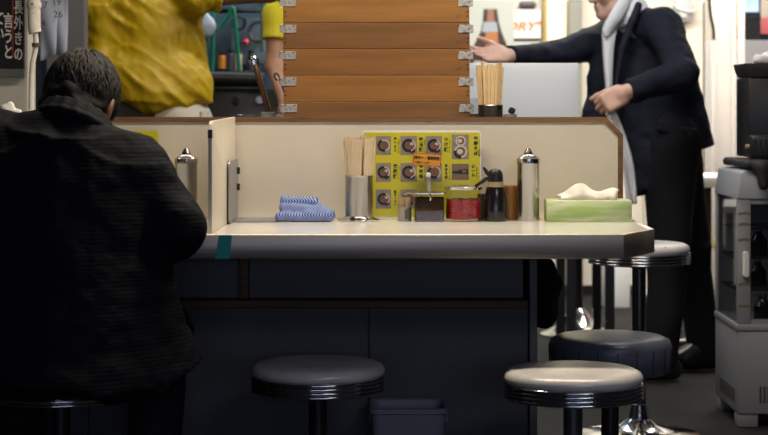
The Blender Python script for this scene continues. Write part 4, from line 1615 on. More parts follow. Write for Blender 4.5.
# ------------------------------------------------------------------ glass display case
dc = thing('display_case', 'white framed glass chiller case at the edge of the shop', 'display case', (1.15, 5.85, 0))
W_, D_ = 0.52, 0.40
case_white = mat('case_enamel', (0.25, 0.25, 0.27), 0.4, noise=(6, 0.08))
case_grey = mat('case_cap_grey', (0.34, 0.36, 0.41), 0.4)
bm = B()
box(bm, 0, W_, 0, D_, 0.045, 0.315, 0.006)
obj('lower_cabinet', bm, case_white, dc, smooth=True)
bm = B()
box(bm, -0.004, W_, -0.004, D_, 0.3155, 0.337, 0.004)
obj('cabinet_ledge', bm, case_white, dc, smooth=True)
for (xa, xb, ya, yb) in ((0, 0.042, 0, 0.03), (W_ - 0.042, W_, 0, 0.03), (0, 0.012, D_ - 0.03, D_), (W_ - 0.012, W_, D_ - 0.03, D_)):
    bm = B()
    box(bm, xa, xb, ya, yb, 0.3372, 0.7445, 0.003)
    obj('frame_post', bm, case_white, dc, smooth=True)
bm = B()
box(bm, 0.0425, W_ - 0.0425, 0.004, 0.03, 0.3372, 0.352)
obj('door_rail', bm, case_white, dc)
bm = B()
box(bm, 0.0425, W_ - 0.0425, 0.004, 0.03, 0.728, 0.7445)
obj('door_rail', bm, case_white, dc)
bm = B()
box(bm, 0.0428, W_ - 0.0428, 0.012, 0.016, 0.3525, 0.7275)
obj('front_glass', bm, glass_dark, dc)
for xa in (0.003, W_ - 0.007):
    bm = B()
    box(bm, xa, xa + 0.004, 0.0305, D_ - 0.0305, 0.3375, 0.7442)
    obj('side_glass', bm, glass_dark, dc)
bm = B()
prism(bm, [(-0.004, 0.745), (W_, 0.745), (W_, 0.84), (0.03, 0.84), (0.01, 0.83)], -0.006, D_, 0.004)
obj('top_cap', bm, case_grey, dc, smooth=True)
bm = B()
box(bm, 0.0005, W_, D_ - 0.02, D_ - 0.008, 0.338, 0.744)
obj('back_wall', bm, mat('case_inside', (0.22, 0.23, 0.25), 0.4), dc)
for zz in (0.44, 0.545, 0.64):
    bm = B()
    for i in range(12):
        y_ = 0.045 + i * 0.028
        box(bm, 0.012, W_ - 0.012, y_, y_ + 0.003, zz, zz + 0.003)
    for x_ in (0.013, W_ / 2, W_ - 0.016):
        box(bm, x_, x_ + 0.003, 0.045, 0.357, zz - 0.003, zz)
    obj('wire_shelf', bm, chrome, dc)
bm = B()
prism(bm, rrect(0.014, 0.034, 0.49, 0.575, 0.009), -0.022, -0.0005, 0.004)
obj('door_handle', bm, white_plastic, dc, smooth=True)
for zz in (0.70, 0.665, 0.615, 0.47, 0.40):
    bm = B()
    prism(bm, [(0.001, zz), (0.03, zz + 0.004), (0.041, zz - 0.002), (0.041, zz - 0.007), (0.02, zz - 0.005), (0.001, zz - 0.008)], -0.0016, -0.0002)
    obj('rust_mark', bm, mat('rust_stain', (0.17, 0.13, 0.09), 0.8), dc)
for sgn in (0, 1):
    bm = B()
    if sgn == 0:
        for i in range(9):
            box(bm, -0.0015, 0.002, 0.05 + i * 0.03, 0.068 + i * 0.03, 0.075, 0.12)
    else:
        for i in range(14):
            box(bm, 0.07 + i * 0.013, 0.077 + i * 0.013, -0.0015, 0.002, 0.08, 0.135)
    obj('vent_grille', bm, mat('vent_dark', (0.06, 0.06, 0.065), 0.6), dc)
for (x_, y_) in ((0.035, 0.04), (W_ - 0.035, 0.04), (0.035, D_ - 0.04), (W_ - 0.035, D_ - 0.04)):
    bm = B()
    box(bm, x_ - 0.033, x_ + 0.033, y_ - 0.033, y_ + 0.033, 0.0006, 0.0445, 0.005)
    obj('foot', bm, case_white, dc, smooth=True)
# bottles inside
for zz, n_ in ((0.443, 4), (0.352, 4), (0.548, 3)):
    for i in range(n_):
        t = thing('drink_bottle', 'dark drink bottle standing in the glass chiller case', 'bottle', (1.15 + 0.10 + i * 0.105 + random.uniform(-0.01, 0.01), 5.85 + 0.15 + random.uniform(-0.05, 0.08), zz + (0.0005 if zz > 0.4 else -0.0145)), group='bottles in the chiller case')
        bm = B()
        lathe(bm, [(0, 0), (0.028, 0), (0.03, 0.004), (0.03, 0.05), (0.014, 0.07), (0.013, 0.082), (0, 0.082)], 20)
        obj('bottle_body', bm, mat('bottle_dark', (0.02, 0.016, 0.014), 0.15), t, smooth=True)
        bm = B()
        cyl(bm, 0.0145, 0.0822, 0.09, 16)
        obj('cap', bm, chrome if i % 2 else mat('gold_cap', (0.4, 0.3, 0.1), 0.3, 0.8), t, smooth=True)
# things on top of the case
mt = SDF(0.02)
mt.rbox((0.25, 0.17, 0.010), (0.235, 0.19, 0.013), 0.010)
mt.cap((0.075, -0.012, -0.004), (0.49, -0.012, -0.004), 0.018)
mt.cap((0.07, -0.014, 0.0), (0.075, -0.02, -0.055), 0.022, 0.018)
mt.plane((0, 0, 0.0005), (0, 0, -1)) if False else None
o = link('black_mat', mt.folds(0.004, (12, 12, 12)).mesh(0.006), black_matte, None)
o.location = (1.15, 5.828, 0.847)
tag(o, 'black cloth mat draped over the top of the chiller case', 'mat')
pt = thing('card_reader', 'small black ridged card reader on the mat atop the chiller case', 'card reader', (px(763, 5.90), 5.90, 0.874))
bm = B()
box(bm, -0.045, 0.09, -0.03, 0.05, 0.0, 0.078, 0.012)
obj('reader_body', bm, black_plastic, pt, smooth=True)
bm = B()
for i in range(7):
    box(bm, -0.036 + i * 0.017, -0.026 + i * 0.017, -0.0318, -0.029, 0.012, 0.066, 0.001, 1)
obj('ridge', bm, black_matte, pt)
bm = B()
cyl(bm, 0.007, 0, 0.012, 12, Matrix.Translation((-0.0455, 0.0, 0.04)) @ Matrix.Rotation(-PI / 2, 4, 'Y'))
obj('side_button', bm, mat('tan_button', (0.35, 0.28, 0.2), 0.5), pt, smooth=True)
tb_ = thing('till_box', 'tall black till box with a tray lid behind the card reader', 'till', (1.275, 6.10, 0.8745))
bm = B()
box(bm, -0.058, 0.25, -0.09, 0.12, 0.0, 0.268, 0.006)
obj('till_body', bm, black_plastic, tb_, smooth=True)
bm = B()
prism(bm, [(-0.055, 0.2685), (0.25, 0.2685), (0.25, 0.315), (-0.069, 0.315), (-0.066, 0.30)], -0.10, 0.12, 0.003)
obj('tray_lid', bm, black_matte, tb_, smooth=True)
nk = SDF(0.01)
nk.rbox((0, 0, 0.014), (0.055, 0.05, 0.0145), 0.008)
nk.cap((-0.02, 0, 0.028), (0.03, 0.01, 0.034), 0.01)
o = link('white_napkins', nk.folds(0.003, (40, 40, 90)).mesh(0.005), paper_white, None)
o.location = (px(772, 6.08), 6.08, 1.1905)
tag(o, 'white folded napkins lying on the black till lid', 'napkins')

# ------------------------------------------------------------------ side wall, sign, pipe, calendar
YS = 5.19
bs = thing('black_signboard', 'black hanging board with white brush lettering and a red line', 'sign', (px(24.5, YS), YS, pz(77, YS)))
k2 = YS / F
bm = B()
box(bm, -72 * k2, 0, -0.008, 0.008, 0, 110 * k2, 0.002)
obj('board', bm, mat('board_black', (0.012, 0.013, 0.014), 0.45, noise=(12, 0.3)), bs)
bm = B()
box(bm, -72 * k2, 0.0015, -0.011, 0.009, -0.001, 8 * k2, 0.002)
obj('bottom_strip', bm, mat('strip_greygreen', (0.10, 0.115, 0.105), 0.5), bs)
white_ink = mat('brush_white', (0.66, 0.63, 0.57), 0.7)
for txt, xx, size, y0, tall in (('長外きの', -5.5, 0.034, 22, 1.25), ('言うと', -15.5, 0.038, 24, 1.2), ('てい', -24.5, 0.036, 42, 1.2), ('いしま', -34.0, 0.036, 42, 1.2)):
    n_ = len(txt)
    for i, ch in enumerate(txt):
        o = writing('brush_lettering', ch, size, white_ink, bs, (xx * k2, -0.0088, (y0 + (n_ - 1 - i) * 15.5) * k2), sx=0.72, bold=0.0009)
        o.scale = (0.8, tall, 1)
bm = B()
box(bm, -11.6 * k2, -10.6 * k2, -0.0095, -0.0082, 20 * k2, 108 * k2)
obj('red_line', bm, mat('board_red', (0.45, 0.03, 0.03), 0.5), bs)

sp = thing('service_pipe', 'lagged off-white pipe running down the corner by the black board', 'pipe', (px(34, 5.14), 5.14, pz(90, 5.14)))
k3 = 5.14 / F
pipe_m = mat('pipe_paint', (0.74, 0.70, 0.62), 0.55, noise=(25, 0.15), spots=(22, 0.60, (0.16, 0.13, 0.10)))
bm = B()
tube(bm, smoothpath([(0, 0, 130 * k3), (0, 0, 85 * k3), (0.001, 0, 62 * k3), (0.004, 0, 57 * k3)], 6), 6.4 * k3, 18)
obj('lagged_pipe', bm, pipe_m, sp, smooth=True)
for zz in (85, 96):
    bm = B()
    lathe(bm, [(0, -3 * k3), (7.0 * k3, -3 * k3), (7.6 * k3, 0), (7.0 * k3, 3 * k3), (0, 3 * k3)], 20, Matrix.Translation((0, 0, zz * k3)))
    obj('pipe_collar', bm, pipe_m, sp, smooth=True)
bm = B()
tube(bm, smoothpath([(0.004, 0, 57 * k3), (0.006, 0, 48 * k3), (0.004, 0, 40 * k3), (-0.006, 0, 20 * k3), (-0.009, 0, -20 * k3)], 8), 2.6 * k3, 14)
obj('drain_pipe', bm, pipe_m, sp, smooth=True)
bm = B()
lathe(bm, [(0, -2 * k3), (4 * k3, -2 * k3), (4.3 * k3, 0), (4 * k3, 2 * k3), (0, 2 * k3)], 16, Matrix.Translation((0.006, 0, 45 * k3)))
obj('pipe_joint', bm, mat('joint_dark', (0.09, 0.075, 0.06), 0.6), sp, smooth=True)

# grey steel cabinet behind the man with a curling calendar on its side
gc = thing('steel_cabinet', 'tall dark grey steel cabinet behind the seated man', 'cabinet', (px(52, 5.95), 5.95, 0))
bm = B()
box(bm, -0.02, 0.110, 0, 0.06, 0.002, 1.9, 0.004)
obj('cabinet_body', bm, grey_wall, gc)
bm = B()
box(bm, -0.085, -0.0205, 0.05, 0.3, 0.002, 1.22, 0.003)
obj('blue_side_box', bm, mat('navy_enamel', (0.035, 0.04, 0.075), 0.4), gc)
cg = thing('calendar', 'curling pale blue calendar page with dates hanging by the pipe', 'calendar', (px(50, 5.7), 5.7, pz(60, 5.7)))
k4 = 5.7 / F
for nm, x0, x1, z0, z1, y0, sgn in (('front_page', -12, 7, -1, 66, 0.0, 1), ('back_page', -2, 16, 8, 70, 0.03, -1)):
    bm = B()
    g = []
    for i in range(10):
        u = i / 9
        g.append([bm.verts.new(((x0 + (x1 - x0) * u + (sgn * 2.5 * (1 - v / 11) * (1 - u))) * k4, y0 + 0.016 * math.sin(u * 5 + v * 0.35) * (1 - v / 14), (z0 + 7 * u * (sgn > 0) - 5 * u * (sgn < 0) + (z1 - z0) * v / 11) * k4)) for v in range(12)])
    for i in range(9):
        for j in range(11):
            bm.faces.new((g[i][j], g[i + 1][j], g[i + 1][j + 1], g[i][j + 1]))
    o = obj(nm, bm, mat('calendar_paper', (0.34, 0.37, 0.46), 0.8), cg, smooth=True)
    md = o.modifiers.new('thickness', 'SOLIDIFY')
    md.thickness = 0.001
cal_ink = mat('calendar_ink', (0.06, 0.07, 0.10), 0.7)
for tx_, x_, z_ in (('17', -5.5, 54), ('24', -7.5, 36), ('19', 8, 57), ('26', 9.5, 45)):
    writing('date_number', tx_, 0.030, cal_ink, cg, (x_ * k4, -0.024, z_ * k4), rot=(PI / 2, math.radians(-4), 0))
bm = B()
tube(bm, [(-12 * k4, 0.02, 67 * k4), (17 * k4, 0.02, 70 * k4)], 0.004, 8)
obj('hanging_rod', bm, dark_metal, cg, smooth=True)
s = SDF(0.012)
s.cap((-0.016, 0, 0.013), (0.02, 0, 0.011), 0.013, 0.009).cap((-0.008, 0, 0.02), (0.0, 0.0, 0.028), 0.012, 0.008)
o = link('crumpled_tissue', s.folds(0.005, (60, 60, 60)).mesh(0.0035), paper_white, None)
o.location = (px(10, 4.765), 4.765, PT + 0.002)
tag(o, 'crumpled white tissue on the partition edging beside the black board', 'tissue')

# ------------------------------------------------------------------ kitchen equipment far behind
hose_green = mat('green_pipe', (0.0, 0.20, 0.11), 0.4)
pole_green = mat('grey_green_pole', (0.10, 0.20, 0.19), 0.4, 0.3)
YE = 7.7
ke = YE / F


def kx_(x):
    return px(x, YE)


for lab, pts, m in (('vertical green gas pipe beside the yellow jacket', [(213, -30), (213, 40), (211.5, 82)], hose_green),
                    ('green pipe bent like a tent pole behind the kitchen tool', [(219, 28), (228, 16), (233, 8), (236, 30), (240, 80)], hose_green),
                    ('short green pipe close behind the yellow jacket hem', [(206, -30), (206, 36), (205, 82)], hose_green),
                    ('grey green steel pole behind the yellow tee sleeve', [(262.5, -30), (262.5, 52)], pole_green)):
    bm = B()
    tube(bm, smoothpath([(kx_(x), YE, pz(y, YE)) for x, y in pts], 6), (1.9 if m is hose_green else 2.1) * ke, 12)
    o = obj('gas_pipe' if m is hose_green else 'steel_pole', bm, m, None, smooth=True)
    tag(o, lab, 'pipe' if m is hose_green else 'pole')
rk = thing('kitchen_range', 'dark steel kitchen range with pots behind the cooks', 'range', (kx_(235), 7.75, 0))
bm = B()
box(bm, -0.16, 0.24, -0.25, 0.3, 0.001, pz(88, YE), 0.01)
obj('range_body', bm, mat('range_steel', (0.06, 0.065, 0.08), 0.35, 0.6, noise=(9, 0.5)), rk, smooth=True)
bm = B()
tube(bm, [(-0.18, -0.275, pz(78, 7.47)), (0.14, -0.275, pz(80, 7.47))], 0.032, 16)
obj('range_rail', bm, mat('range_rail_dark', (0.03, 0.026, 0.025), 0.35, 0.3), rk, smooth=True)
for x_, m in ((-0.10, chrome), (0.02, dark_metal), (0.12, chrome)):
    bm = B()
    cyl(bm, 0.016, 0, 0.02, 14, Matrix.Translation((x_, -0.2505, pz(100, 7.5))) @ Matrix.Rotation(PI / 2, 4, 'X'))
    obj('control_knob', bm, m, rk, smooth=True)
pot_m = [bright_steel, mat('blue_enamel', (0.10, 0.14, 0.24), 0.3), mat('pot_black', (0.02, 0.02, 0.022), 0.4)]
for x_, r_, h_, i, lab in ((222, 0.038, 0.08, 2, 'black pot on the range nearest the yellow jacket'), (246, 0.042, 0.07, 0, 'low steel pot on the range in mid kitchen'), (268, 0.038, 0.09, 1, 'blue grey pot on the range behind the brown handle')):
    t = thing('cooking_pot', lab, 'pot', (px(x_, 7.75), 7.75, pz(88, YE) + 0.0005))
    bm = B()
    lathe(bm, [(0, 0), (r_, 0), (r_ + 0.003, 0.006), (r_ + 0.003, h_), (r_ + 0.008, h_ + 0.002), (r_ - 0.001, h_ + 0.004), (r_ - 0.002, 0.006), (0, 0.006)], 28)
    obj('pot_wall', bm, pot_m[i], t, smooth=True)
    bm = B()
    tube(bm, smoothpath([(0, r_, h_ * 0.75), (0, r_ + 0.02, h_ * 0.78), (0, r_ + 0.05, h_ * 0.9)], 5), 0.006, 8)
    obj('handle', bm, dark_metal, t, smooth=True)
# grey gas unit with its red ball knob and coiled hose
gu = thing('gas_unit', 'grey wall unit with a red ball knob and coiled black hose in the kitchen', 'gas unit', (px(250, 8.36), 8.36, pz(60, 8.36)))
k5 = 8.36 / F
bm = B()
box(bm, -18 * k5, 26 * k5, -0.06, 0.06, -5 * k5, 42 * k5, 0.01)
obj('unit_body', bm, mat('unit_grey', (0.12, 0.155, 0.19), 0.4, noise=(12, 0.4)), gu, smooth=True)
bm = B()
tube(bm, [(-9 * k5, -0.065, 20 * k5), (-5 * k5, -0.14, 16 * k5), (-2 * k5, -0.15, 14.5 * k5)], 0.006, 8)
obj('valve_stem', bm, chrome, gu, smooth=True)
bm = B()
lathe(bm, [(0, -0.014), (0.010, -0.010), (0.014, 0), (0.010, 0.010), (0, 0.014)], 18, Matrix.Translation((-1.5 * k5, -0.158, 17 * k5)))
obj('red_knob', bm, mat('red_ball', (0.60, 0.03, 0.03), 0.35), gu, smooth=True)
for cx_, cz_, r_ in ((10, 27, 9), (-9, 36, 6)):
    bm = B()
    tube(bm, [((cx_ + r_ * math.cos(a)) * k5, -0.08 - 0.002 * i, (cz_ + r_ * 1.1 * math.sin(a)) * k5) for i, a in enumerate([j * 2 * PI / 18 for j in range(34)])], 0.006, 8)
    obj('coiled_hose', bm, black_plastic, gu, smooth=True)
bm = B()
tube(bm, [(-30 * k5, -0.07, 48 * k5), (30 * k5, -0.07, 49 * k5)], 0.011, 10)
obj('cross_bar', bm, dark_metal, gu, smooth=True)
for x_, y0, y1, c3, lab in ((222.5, 66, 52, (0.62, 0.22, 0.03), 'small orange bottle on the back shelf'), (238.5, 70, 50, (0.45, 0.36, 0.24), 'small tan jar on the back shelf'),
                            (231, 70, 49, (0.05, 0.055, 0.07), 'dark canister on the back shelf between orange bottle and tan jar'), (251, 71, 50, (0.03, 0.035, 0.045), 'dark canister on the back shelf beside the brown handle')):
    t = thing('shelf_jar', lab, 'jar', (px(x_, 8.2), 8.2, pz(71, 8.2) + 0.0005))
    h_ = (71 - y1) * 8.2 / F
    bm = B()
    cyl(bm, 0.018, 0, h_ * 0.8, 18, None, 0.003)
    obj('jar_body', bm, mat('jar_%d' % int(x_), c3, 0.4), t, smooth=True)
    bm = B()
    cyl(bm, 0.013, h_ * 0.8 + 0.0003, h_, 14, None, 0.002)
    obj('jar_cap', bm, black_plastic, t, smooth=True)
bm = B()
box(bm, px(190, 8.2), px(288, 8.2), 8.10, 8.44, pz(71, 8.2) - 0.03, pz(71, 8.2))
o = obj('back_shelf', bm, mat('shelf_steel', (0.12, 0.125, 0.13), 0.35, 0.7), None)
tag(o, 'dark steel shelf across the kitchen wall', 'shelf')
# pale bag hanging from the pipe
s = SDF(0.02)
s.ell((0, 0, 0), (0.042, 0.03, 0.05))
s.cap((0, 0, 0.03), (0.0, 0.0, 0.065), 0.016, 0.008)
o = link('plastic_bag', s.folds(0.006, (30, 30, 30)).mesh(0.006), mat('bag_white_blue', (0.42, 0.46, 0.56), 0.4), None, True)
o.location = (px(205, 7.665), 7.665, pz(26, 7.665))
tag(o, 'whitish plastic bag hanging beside the green pipes', 'bag')
# small things on the kitchen side worktop
for x_, lab, m, h_ in ((204.5, 'small white funnel cup standing just beyond the partition', white_plastic, 0.045), (250, 'grey mixing bowl just beyond the partition', bright_steel, 0.035), (285, 'pale bowl beside the tray stack', white_plastic, 0.035)):
    bm = B()
    r_ = 0.016 if x_ < 210 else 0.05
    lathe(bm, [(0, 0), (r_ * 0.55, 0), (r_ * 0.6, 0.004), (r_, h_), (r_ * 0.93, h_), (r_ * 0.5, 0.007), (0, 0.007)], 24)
    o = obj('funnel_cup' if x_ < 210 else 'mixing_bowl', bm, m, None, (px(x_, 5.42), 5.42, LZ + 0.0005), smooth=True)
    tag(o, lab, 'cup' if x_ < 210 else 'bowl')

# ------------------------------------------------------------------ people
def V3(*a):
    return np.array(a, float)


def ring_caps(s, c, ax, rx, ry, r, side, n=18, a0=0, a1=360, k=0.006):
    """a collar: small capsules round an ellipse with normal ax"""
    A = Vector(ax).normalized()
    X = Vector(side)
    X = (X - A * X.dot(A)).normalized()
    Y = A.cross(X)
    pts = []
    for i in range(n + 1):
        a = math.radians(a0 + (a1 - a0) * i / n)
        pts.append(np.array(Vector(c) + X * rx * math.cos(a) + Y * ry * math.sin(a)))
    return s.path(pts, r, k=k)


def strands(name, M, m, parent, n, region, length, rad=0.0012, sway=0.5, skull=((-0.012, 0, 0.03), (0.102, 0.080, 0.098))):
    """short hair tufts lying over the skull, combed from a crown point"""
    bm = B()
    c, r = Vector(skull[0]), Vector(skull[1])
    done = 0
    off = Vector(parent.location if parent.parent is None else parent.parent.location)
    while done < n:
        u = Vector((random.gauss(0, 1), random.gauss(0, 1), random.gauss(0, 1))).normalized()
        p = c + Vector((u.x * r.x, u.y * r.y, u.z * r.z))
        if not region(p):
            continue
        nrm = Vector((u.x / r.x, u.y / r.y, u.z / r.z)).normalized()
        crown = Vector((-0.055, 0.012, 0.12))
        d = (p - crown)
        d -= nrm * d.dot(nrm)
        if d.length < 1e-4:
            continue
        d.normalize()
        sd = nrm.cross(d)
        d = (d + sd * random.uniform(-sway, sway)).normalized()
        L_ = length * random.uniform(0.6, 1.25)
        cur = random.uniform(-0.4, 0.4)
        pts = []
        for j in range(4):
            t = j / 3
            lift = 0.003 * math.sin(PI * min(t * 1.2, 1)) + random.uniform(0, 0.002)
            qv = p + d * L_ * t + sd * cur * L_ * t * t
            e = qv - c
            sc_ = 1 / math.sqrt((e.x / r.x) ** 2 + (e.y / r.y) ** 2 + (e.z / r.z) ** 2)
            qv = c + e * sc_ + nrm * lift
            pts.append(M @ qv - off)
        k_ = random.uniform(0.8, 1.7)
        tube(bm, pts, rad, 4, radii=[rad * k_, rad * 1.5 * k_, rad * 1.2 * k_, rad * 0.25], cap=False)
        done += 1
    me = bpy.data.meshes.new(name)
    bm.to_mesh(me)
    bm.free()
    return link(name, me, m, parent)


# ---- seated man, back to us
sm = thing('person', 'seated person in a dark coat hunched over the counter with back turned and greying hair', 'person', (-0.72, 4.0, 0))
hM = frame((-0.705, 4.17, 1.046), (0.12, 0.82, -0.56), (0.22, 0.5, 0.84))
J = dict(hipL=(-0.82, 4.02, 0.56), hipR=(-0.63, 4.02, 0.56), shL=(-0.895, 4.06, 0.955), shR=(-0.56, 4.06, 0.90), neck=(-0.705, 4.08, 0.97), head=(-0.705, 4.14, 1.01),
         elL=(-1.03, 4.05, 0.78), elR=(-0.462, 4.03, 0.775), wrL=(-0.86, 4.30, 0.86), wrR=(-0.585, 4.32, 0.865),
         knL=(-0.90, 4.42, 0.50), knR=(-0.55, 4.42, 0.50), anL=(-0.88, 4.33, 0.09), anR=(-0.56, 4.33, 0.09), toeL=(-0.89, 4.43, 0.045), toeR=(-0.55, 4.43, 0.045), headM=hM)
J['handL'] = (hand_sdf((0.8,) * 4, side=-1), frame(J['wrL'], (0.5, 0.75, 0.1), (0, -0.2, 1)))
J['handR'] = (hand_sdf((0.8,) * 4, side=1), frame(J['wrR'], (-0.35, 0.9, 0.1), (0, -0.2, 1)))
body_part('body', human(J), skin_tan, sm, 0.007)
s = SDF(0.05)
# back, bent forward, hem spread over the stool
for (a, b_, ra, rb) in (((-0.845, 3.985, 0.426), (-0.86, 4.05, 0.93), 0.175, 0.115), ((-0.725, 3.955, 0.426), (-0.715, 4.05, 0.965), 0.17, 0.115),
                        ((-0.64, 3.99, 0.426), (-0.60, 4.06, 0.90), 0.165, 0.105)):
    s.cone(a, b_, ra, rb, k=0.07)
s.cap((-0.90, 4.05, 0.962), (-0.72, 4.06, 0.972), 0.072, 0.062, k=0.05)
s.cap((-0.72, 4.06, 0.972), (-0.555, 4.06, 0.905), 0.062, 0.070, k=0.05)
s.cone((-0.52, 4.06, 0.445), (-0.575, 4.03, 0.66), 0.12, 0.075, k=0.06)       # tail flared over the thigh
s.cap((-0.555, 4.06, 0.905), J['elR'], 0.072, 0.064, k=0.035)
s.cone(J['elR'], V3(*J['wrR']) * 0.9 + V3(*J['elR']) * 0.1, 0.064, 0.046, k=0.02)
s.cap(J['elR'], J['elR'], 0.0665, k=0.02)
s.cap((-0.90, 4.05, 0.962), J['elL'], 0.078, 0.064, k=0.035)
s.cone(J['elL'], V3(*J['wrL']) * 0.9 + V3(*J['elL']) * 0.1, 0.062, 0.046, k=0.02)
s.folds(0.007, (9, 9, 14)).folds(0.004, (26, 20, 30)).folds(0.0015, (70, 60, 70))
s.cone((-0.735, 4.09, 0.2), (-0.735, 4.09, 0.4585), 0.1645, k=0.004, sub=True)
s.rbox((-0.5, 4.645, 0.723), (1.2, 0.5, 0.033), 0.002, k=0.004, sub=True)      # presses against the counter edge
jk = body_part('coat', s, coat, sm, 0.006)
s = SDF(0.012)
ring_caps(s, (-0.698, 4.095, 1.024), (0.26, 0.42, 0.86), 0.074, 0.076, 0.009, (1, 0, 0), k=0.006)
ring_caps(s, (-0.700, 4.090, 1.012), (0.26, 0.42, 0.86), 0.078, 0.081, 0.010, (1, 0, 0), k=0.006)
ring_caps(s, (-0.702, 4.084, 0.998), (0.26, 0.42, 0.86), 0.084, 0.088, 0.011, (1, 0, 0), k=0.006)
body_part('coat_collar', s, coat_edge, jk, 0.0045)
bm = B()
tube(bm, [Vector(p) - Vector((-0.72, 4.0, 0)) for p in smoothpath([(-0.745, 3.785, 0.45), (-0.74, 3.84, 0.65), (-0.73, 3.905, 0.85), (-0.72, 3.965, 0.98)], 8)], 0.0016, 6)
bm.free()
s = SDF(0.05)
for c in 'LR':
    s.cap(J['hip' + c], J['kn' + c], 0.095, 0.075)
    s.cone(J['an' + c], J['kn' + c], 0.062, 0.072, k=0.03)
s.cap(J['hipL'], J['hipR'], 0.10)
s.cone((-0.735, 4.09, 0.2), (-0.735, 4.09, 0.4585), 0.1645, k=0.004, sub=True)
s.folds(0.006, (14, 14, 14))
body_part('trousers', s, black_cloth, sm, 0.008)
for c in 'LR':
    shoe('shoe', J['an' + c], J['toe' + c], shoe_black, sm)
hs = SDF(0.02)
hs.ell((-0.012, 0, 0.03), (0.103, 0.081, 0.099))
hs.ell((-0.05, 0, -0.03), (0.062, 0.07, 0.07))
hs.plane((0.062, 0, 0.03), (1, 0, -0.75), k=0.01)
hs.plane((-0.01, 0, -0.082), (0.5, 0, -1), k=0.01)
for sg in (1, -1):
    hs.ell((0.012, 0.088 * sg, -0.018), (0.034, 0.03, 0.044), k=0.01, sub=True)
hs.folds(0.004, (60, 60, 60)).folds(0.005, (28, 28, 28))
full = SDF(0.01)
full.group(hs, hM)
hr = body_part('hair', full, hair_grey, sm, 0.0045)
strand_m = mat('hair_strand', (0.017, 0.0155, 0.014), 0.6, spec=0.3, noise=(14, 1.2))
strands('hair_strand', hM, strand_m, hr, 2200,
        lambda p: not (p.x > 0.05 and p.z < 0.09) and p.z > -0.09 and not (abs(p.y) > 0.06 and p.z < 0.025 and p.x > -0.03), 0.060, rad=0.0018, sway=0.4)

# ---- man in the navy suit, reaching across
st_ = thing('person', 'standing person in a navy suit and white shirt reaching one arm over the ledge', 'person', (1.12, 7.03, 0))
hM = frame((0.907, 7.05, 1.512), (-0.95, -0.24, -0.17), (-0.12, 0, 1))
J = dict(hipL=(1.11, 6.95, 0.86), hipR=(1.15, 7.13, 0.86), shL=(1.075, 6.93, 1.352), shR=(0.92, 7.23, 1.325), neck=(0.985, 7.07, 1.395), head=(0.935, 7.06, 1.47),
         elL=(1.118, 6.73, 1.165), wrL=(0.90, 6.635, 1.098), elR=(0.655, 7.08, 1.243), wrR=(0.485, 6.92, 1.238),
         knL=(1.085, 6.87, 0.48), knR=(1.215, 7.13, 0.48), anL=(1.05, 6.84, 0.09), anR=(1.27, 7.13, 0.095), toeL=(0.95, 6.82, 0.045), toeR=(1.16, 7.09, 0.045), headM=hM)
J['handL'] = (hand_sdf((1.0, 1.05, 1.1, 1.1), side=-1, thumb=0.35, spread=0.0), frame(V3(*J['wrL']) + V3(-0.012, 0, -0.004), (-0.86, 0.05, -0.5), (-0.25, -0.95, 0.2)))
J['handR'] = (hand_sdf((0.10, 0.16, 0.22, 0.3), side=1, thumb=0.42, spread=0.09), frame(V3(*J['wrR']) + V3(-0.012, 0, 0), (-0.9, -0.34, 0.02), (0.0, 0.72, -0.7)))
body_part('body', human(J), skin_pale, st_, 0.0055)
s = SDF(0.05)
s.cone((1.185, 7.02, 0.875), (1.08, 6.99, 1.33), 0.105, 0.085, k=0.06)
s.cone((1.06, 6.985, 0.715), (1.00, 7.06, 1.33), 0.115, 0.09, k=0.06)
s.cone((1.08, 7.14, 0.74), (0.945, 7.17, 1.30), 0.11, 0.085, k=0.06)
s.path([(0.93, 7.15, 1.30), (0.872, 7.125, 1.15), (0.852, 7.12, 1.0), (0.875, 7.12, 0.79)], [0.06, 0.062, 0.06, 0.05], k=0.05)
s.cap(J['shL'], (0.985, 7.08, 1.385), 0.066, 0.05, k=0.04)
s.cap(J['shR'], (0.985, 7.08, 1.385), 0.066, 0.05, k=0.04)
s.cap(J['shL'], J['elL'], 0.075, 0.060, k=0.03).cone(J['elL'], J['wrL'], 0.060, 0.046, k=0.015).cap(J['elL'], J['elL'], 0.061, k=0.01)
s.cap(J['shR'], J['elR'], 0.070, 0.052, k=0.03).cone(J['elR'], J['wrR'], 0.052, 0.041, k=0.015).cap(J['elR'], J['elR'], 0.0525, k=0.01)
s.folds(0.006, (10, 10, 12)).folds(0.004, (26, 26, 34)).folds(0.0012, (70, 70, 70))
cut = [(0.912, 1.41, 0.026), (0.893, 1.36, 0.024), (0.876, 1.28, 0.019), (0.868, 1.21, 0.016), (0.866, 1.13, 0.014), (0.868, 1.06, 0.010)]
for (xa, za, ra), (xb, zb, rb) in zip(cut, cut[1:]):
    for t in (0.0, 0.25, 0.5, 0.75):
        cx_, cz_, r_ = xa + (xb - xa) * t, za + (zb - za) * t, ra + (rb - ra) * t
        s.cap((cx_ - 0.015, 6.86, cz_), (cx_, 6.985, cz_), r_, k=0.004, sub=True)
s.cone((0.975, 7.065, 1.36), (0.945, 7.05, 1.50), 0.068, 0.085, k=0.008, sub=True)
jk = body_part('suit_jacket', s, navy, st_, 0.006)
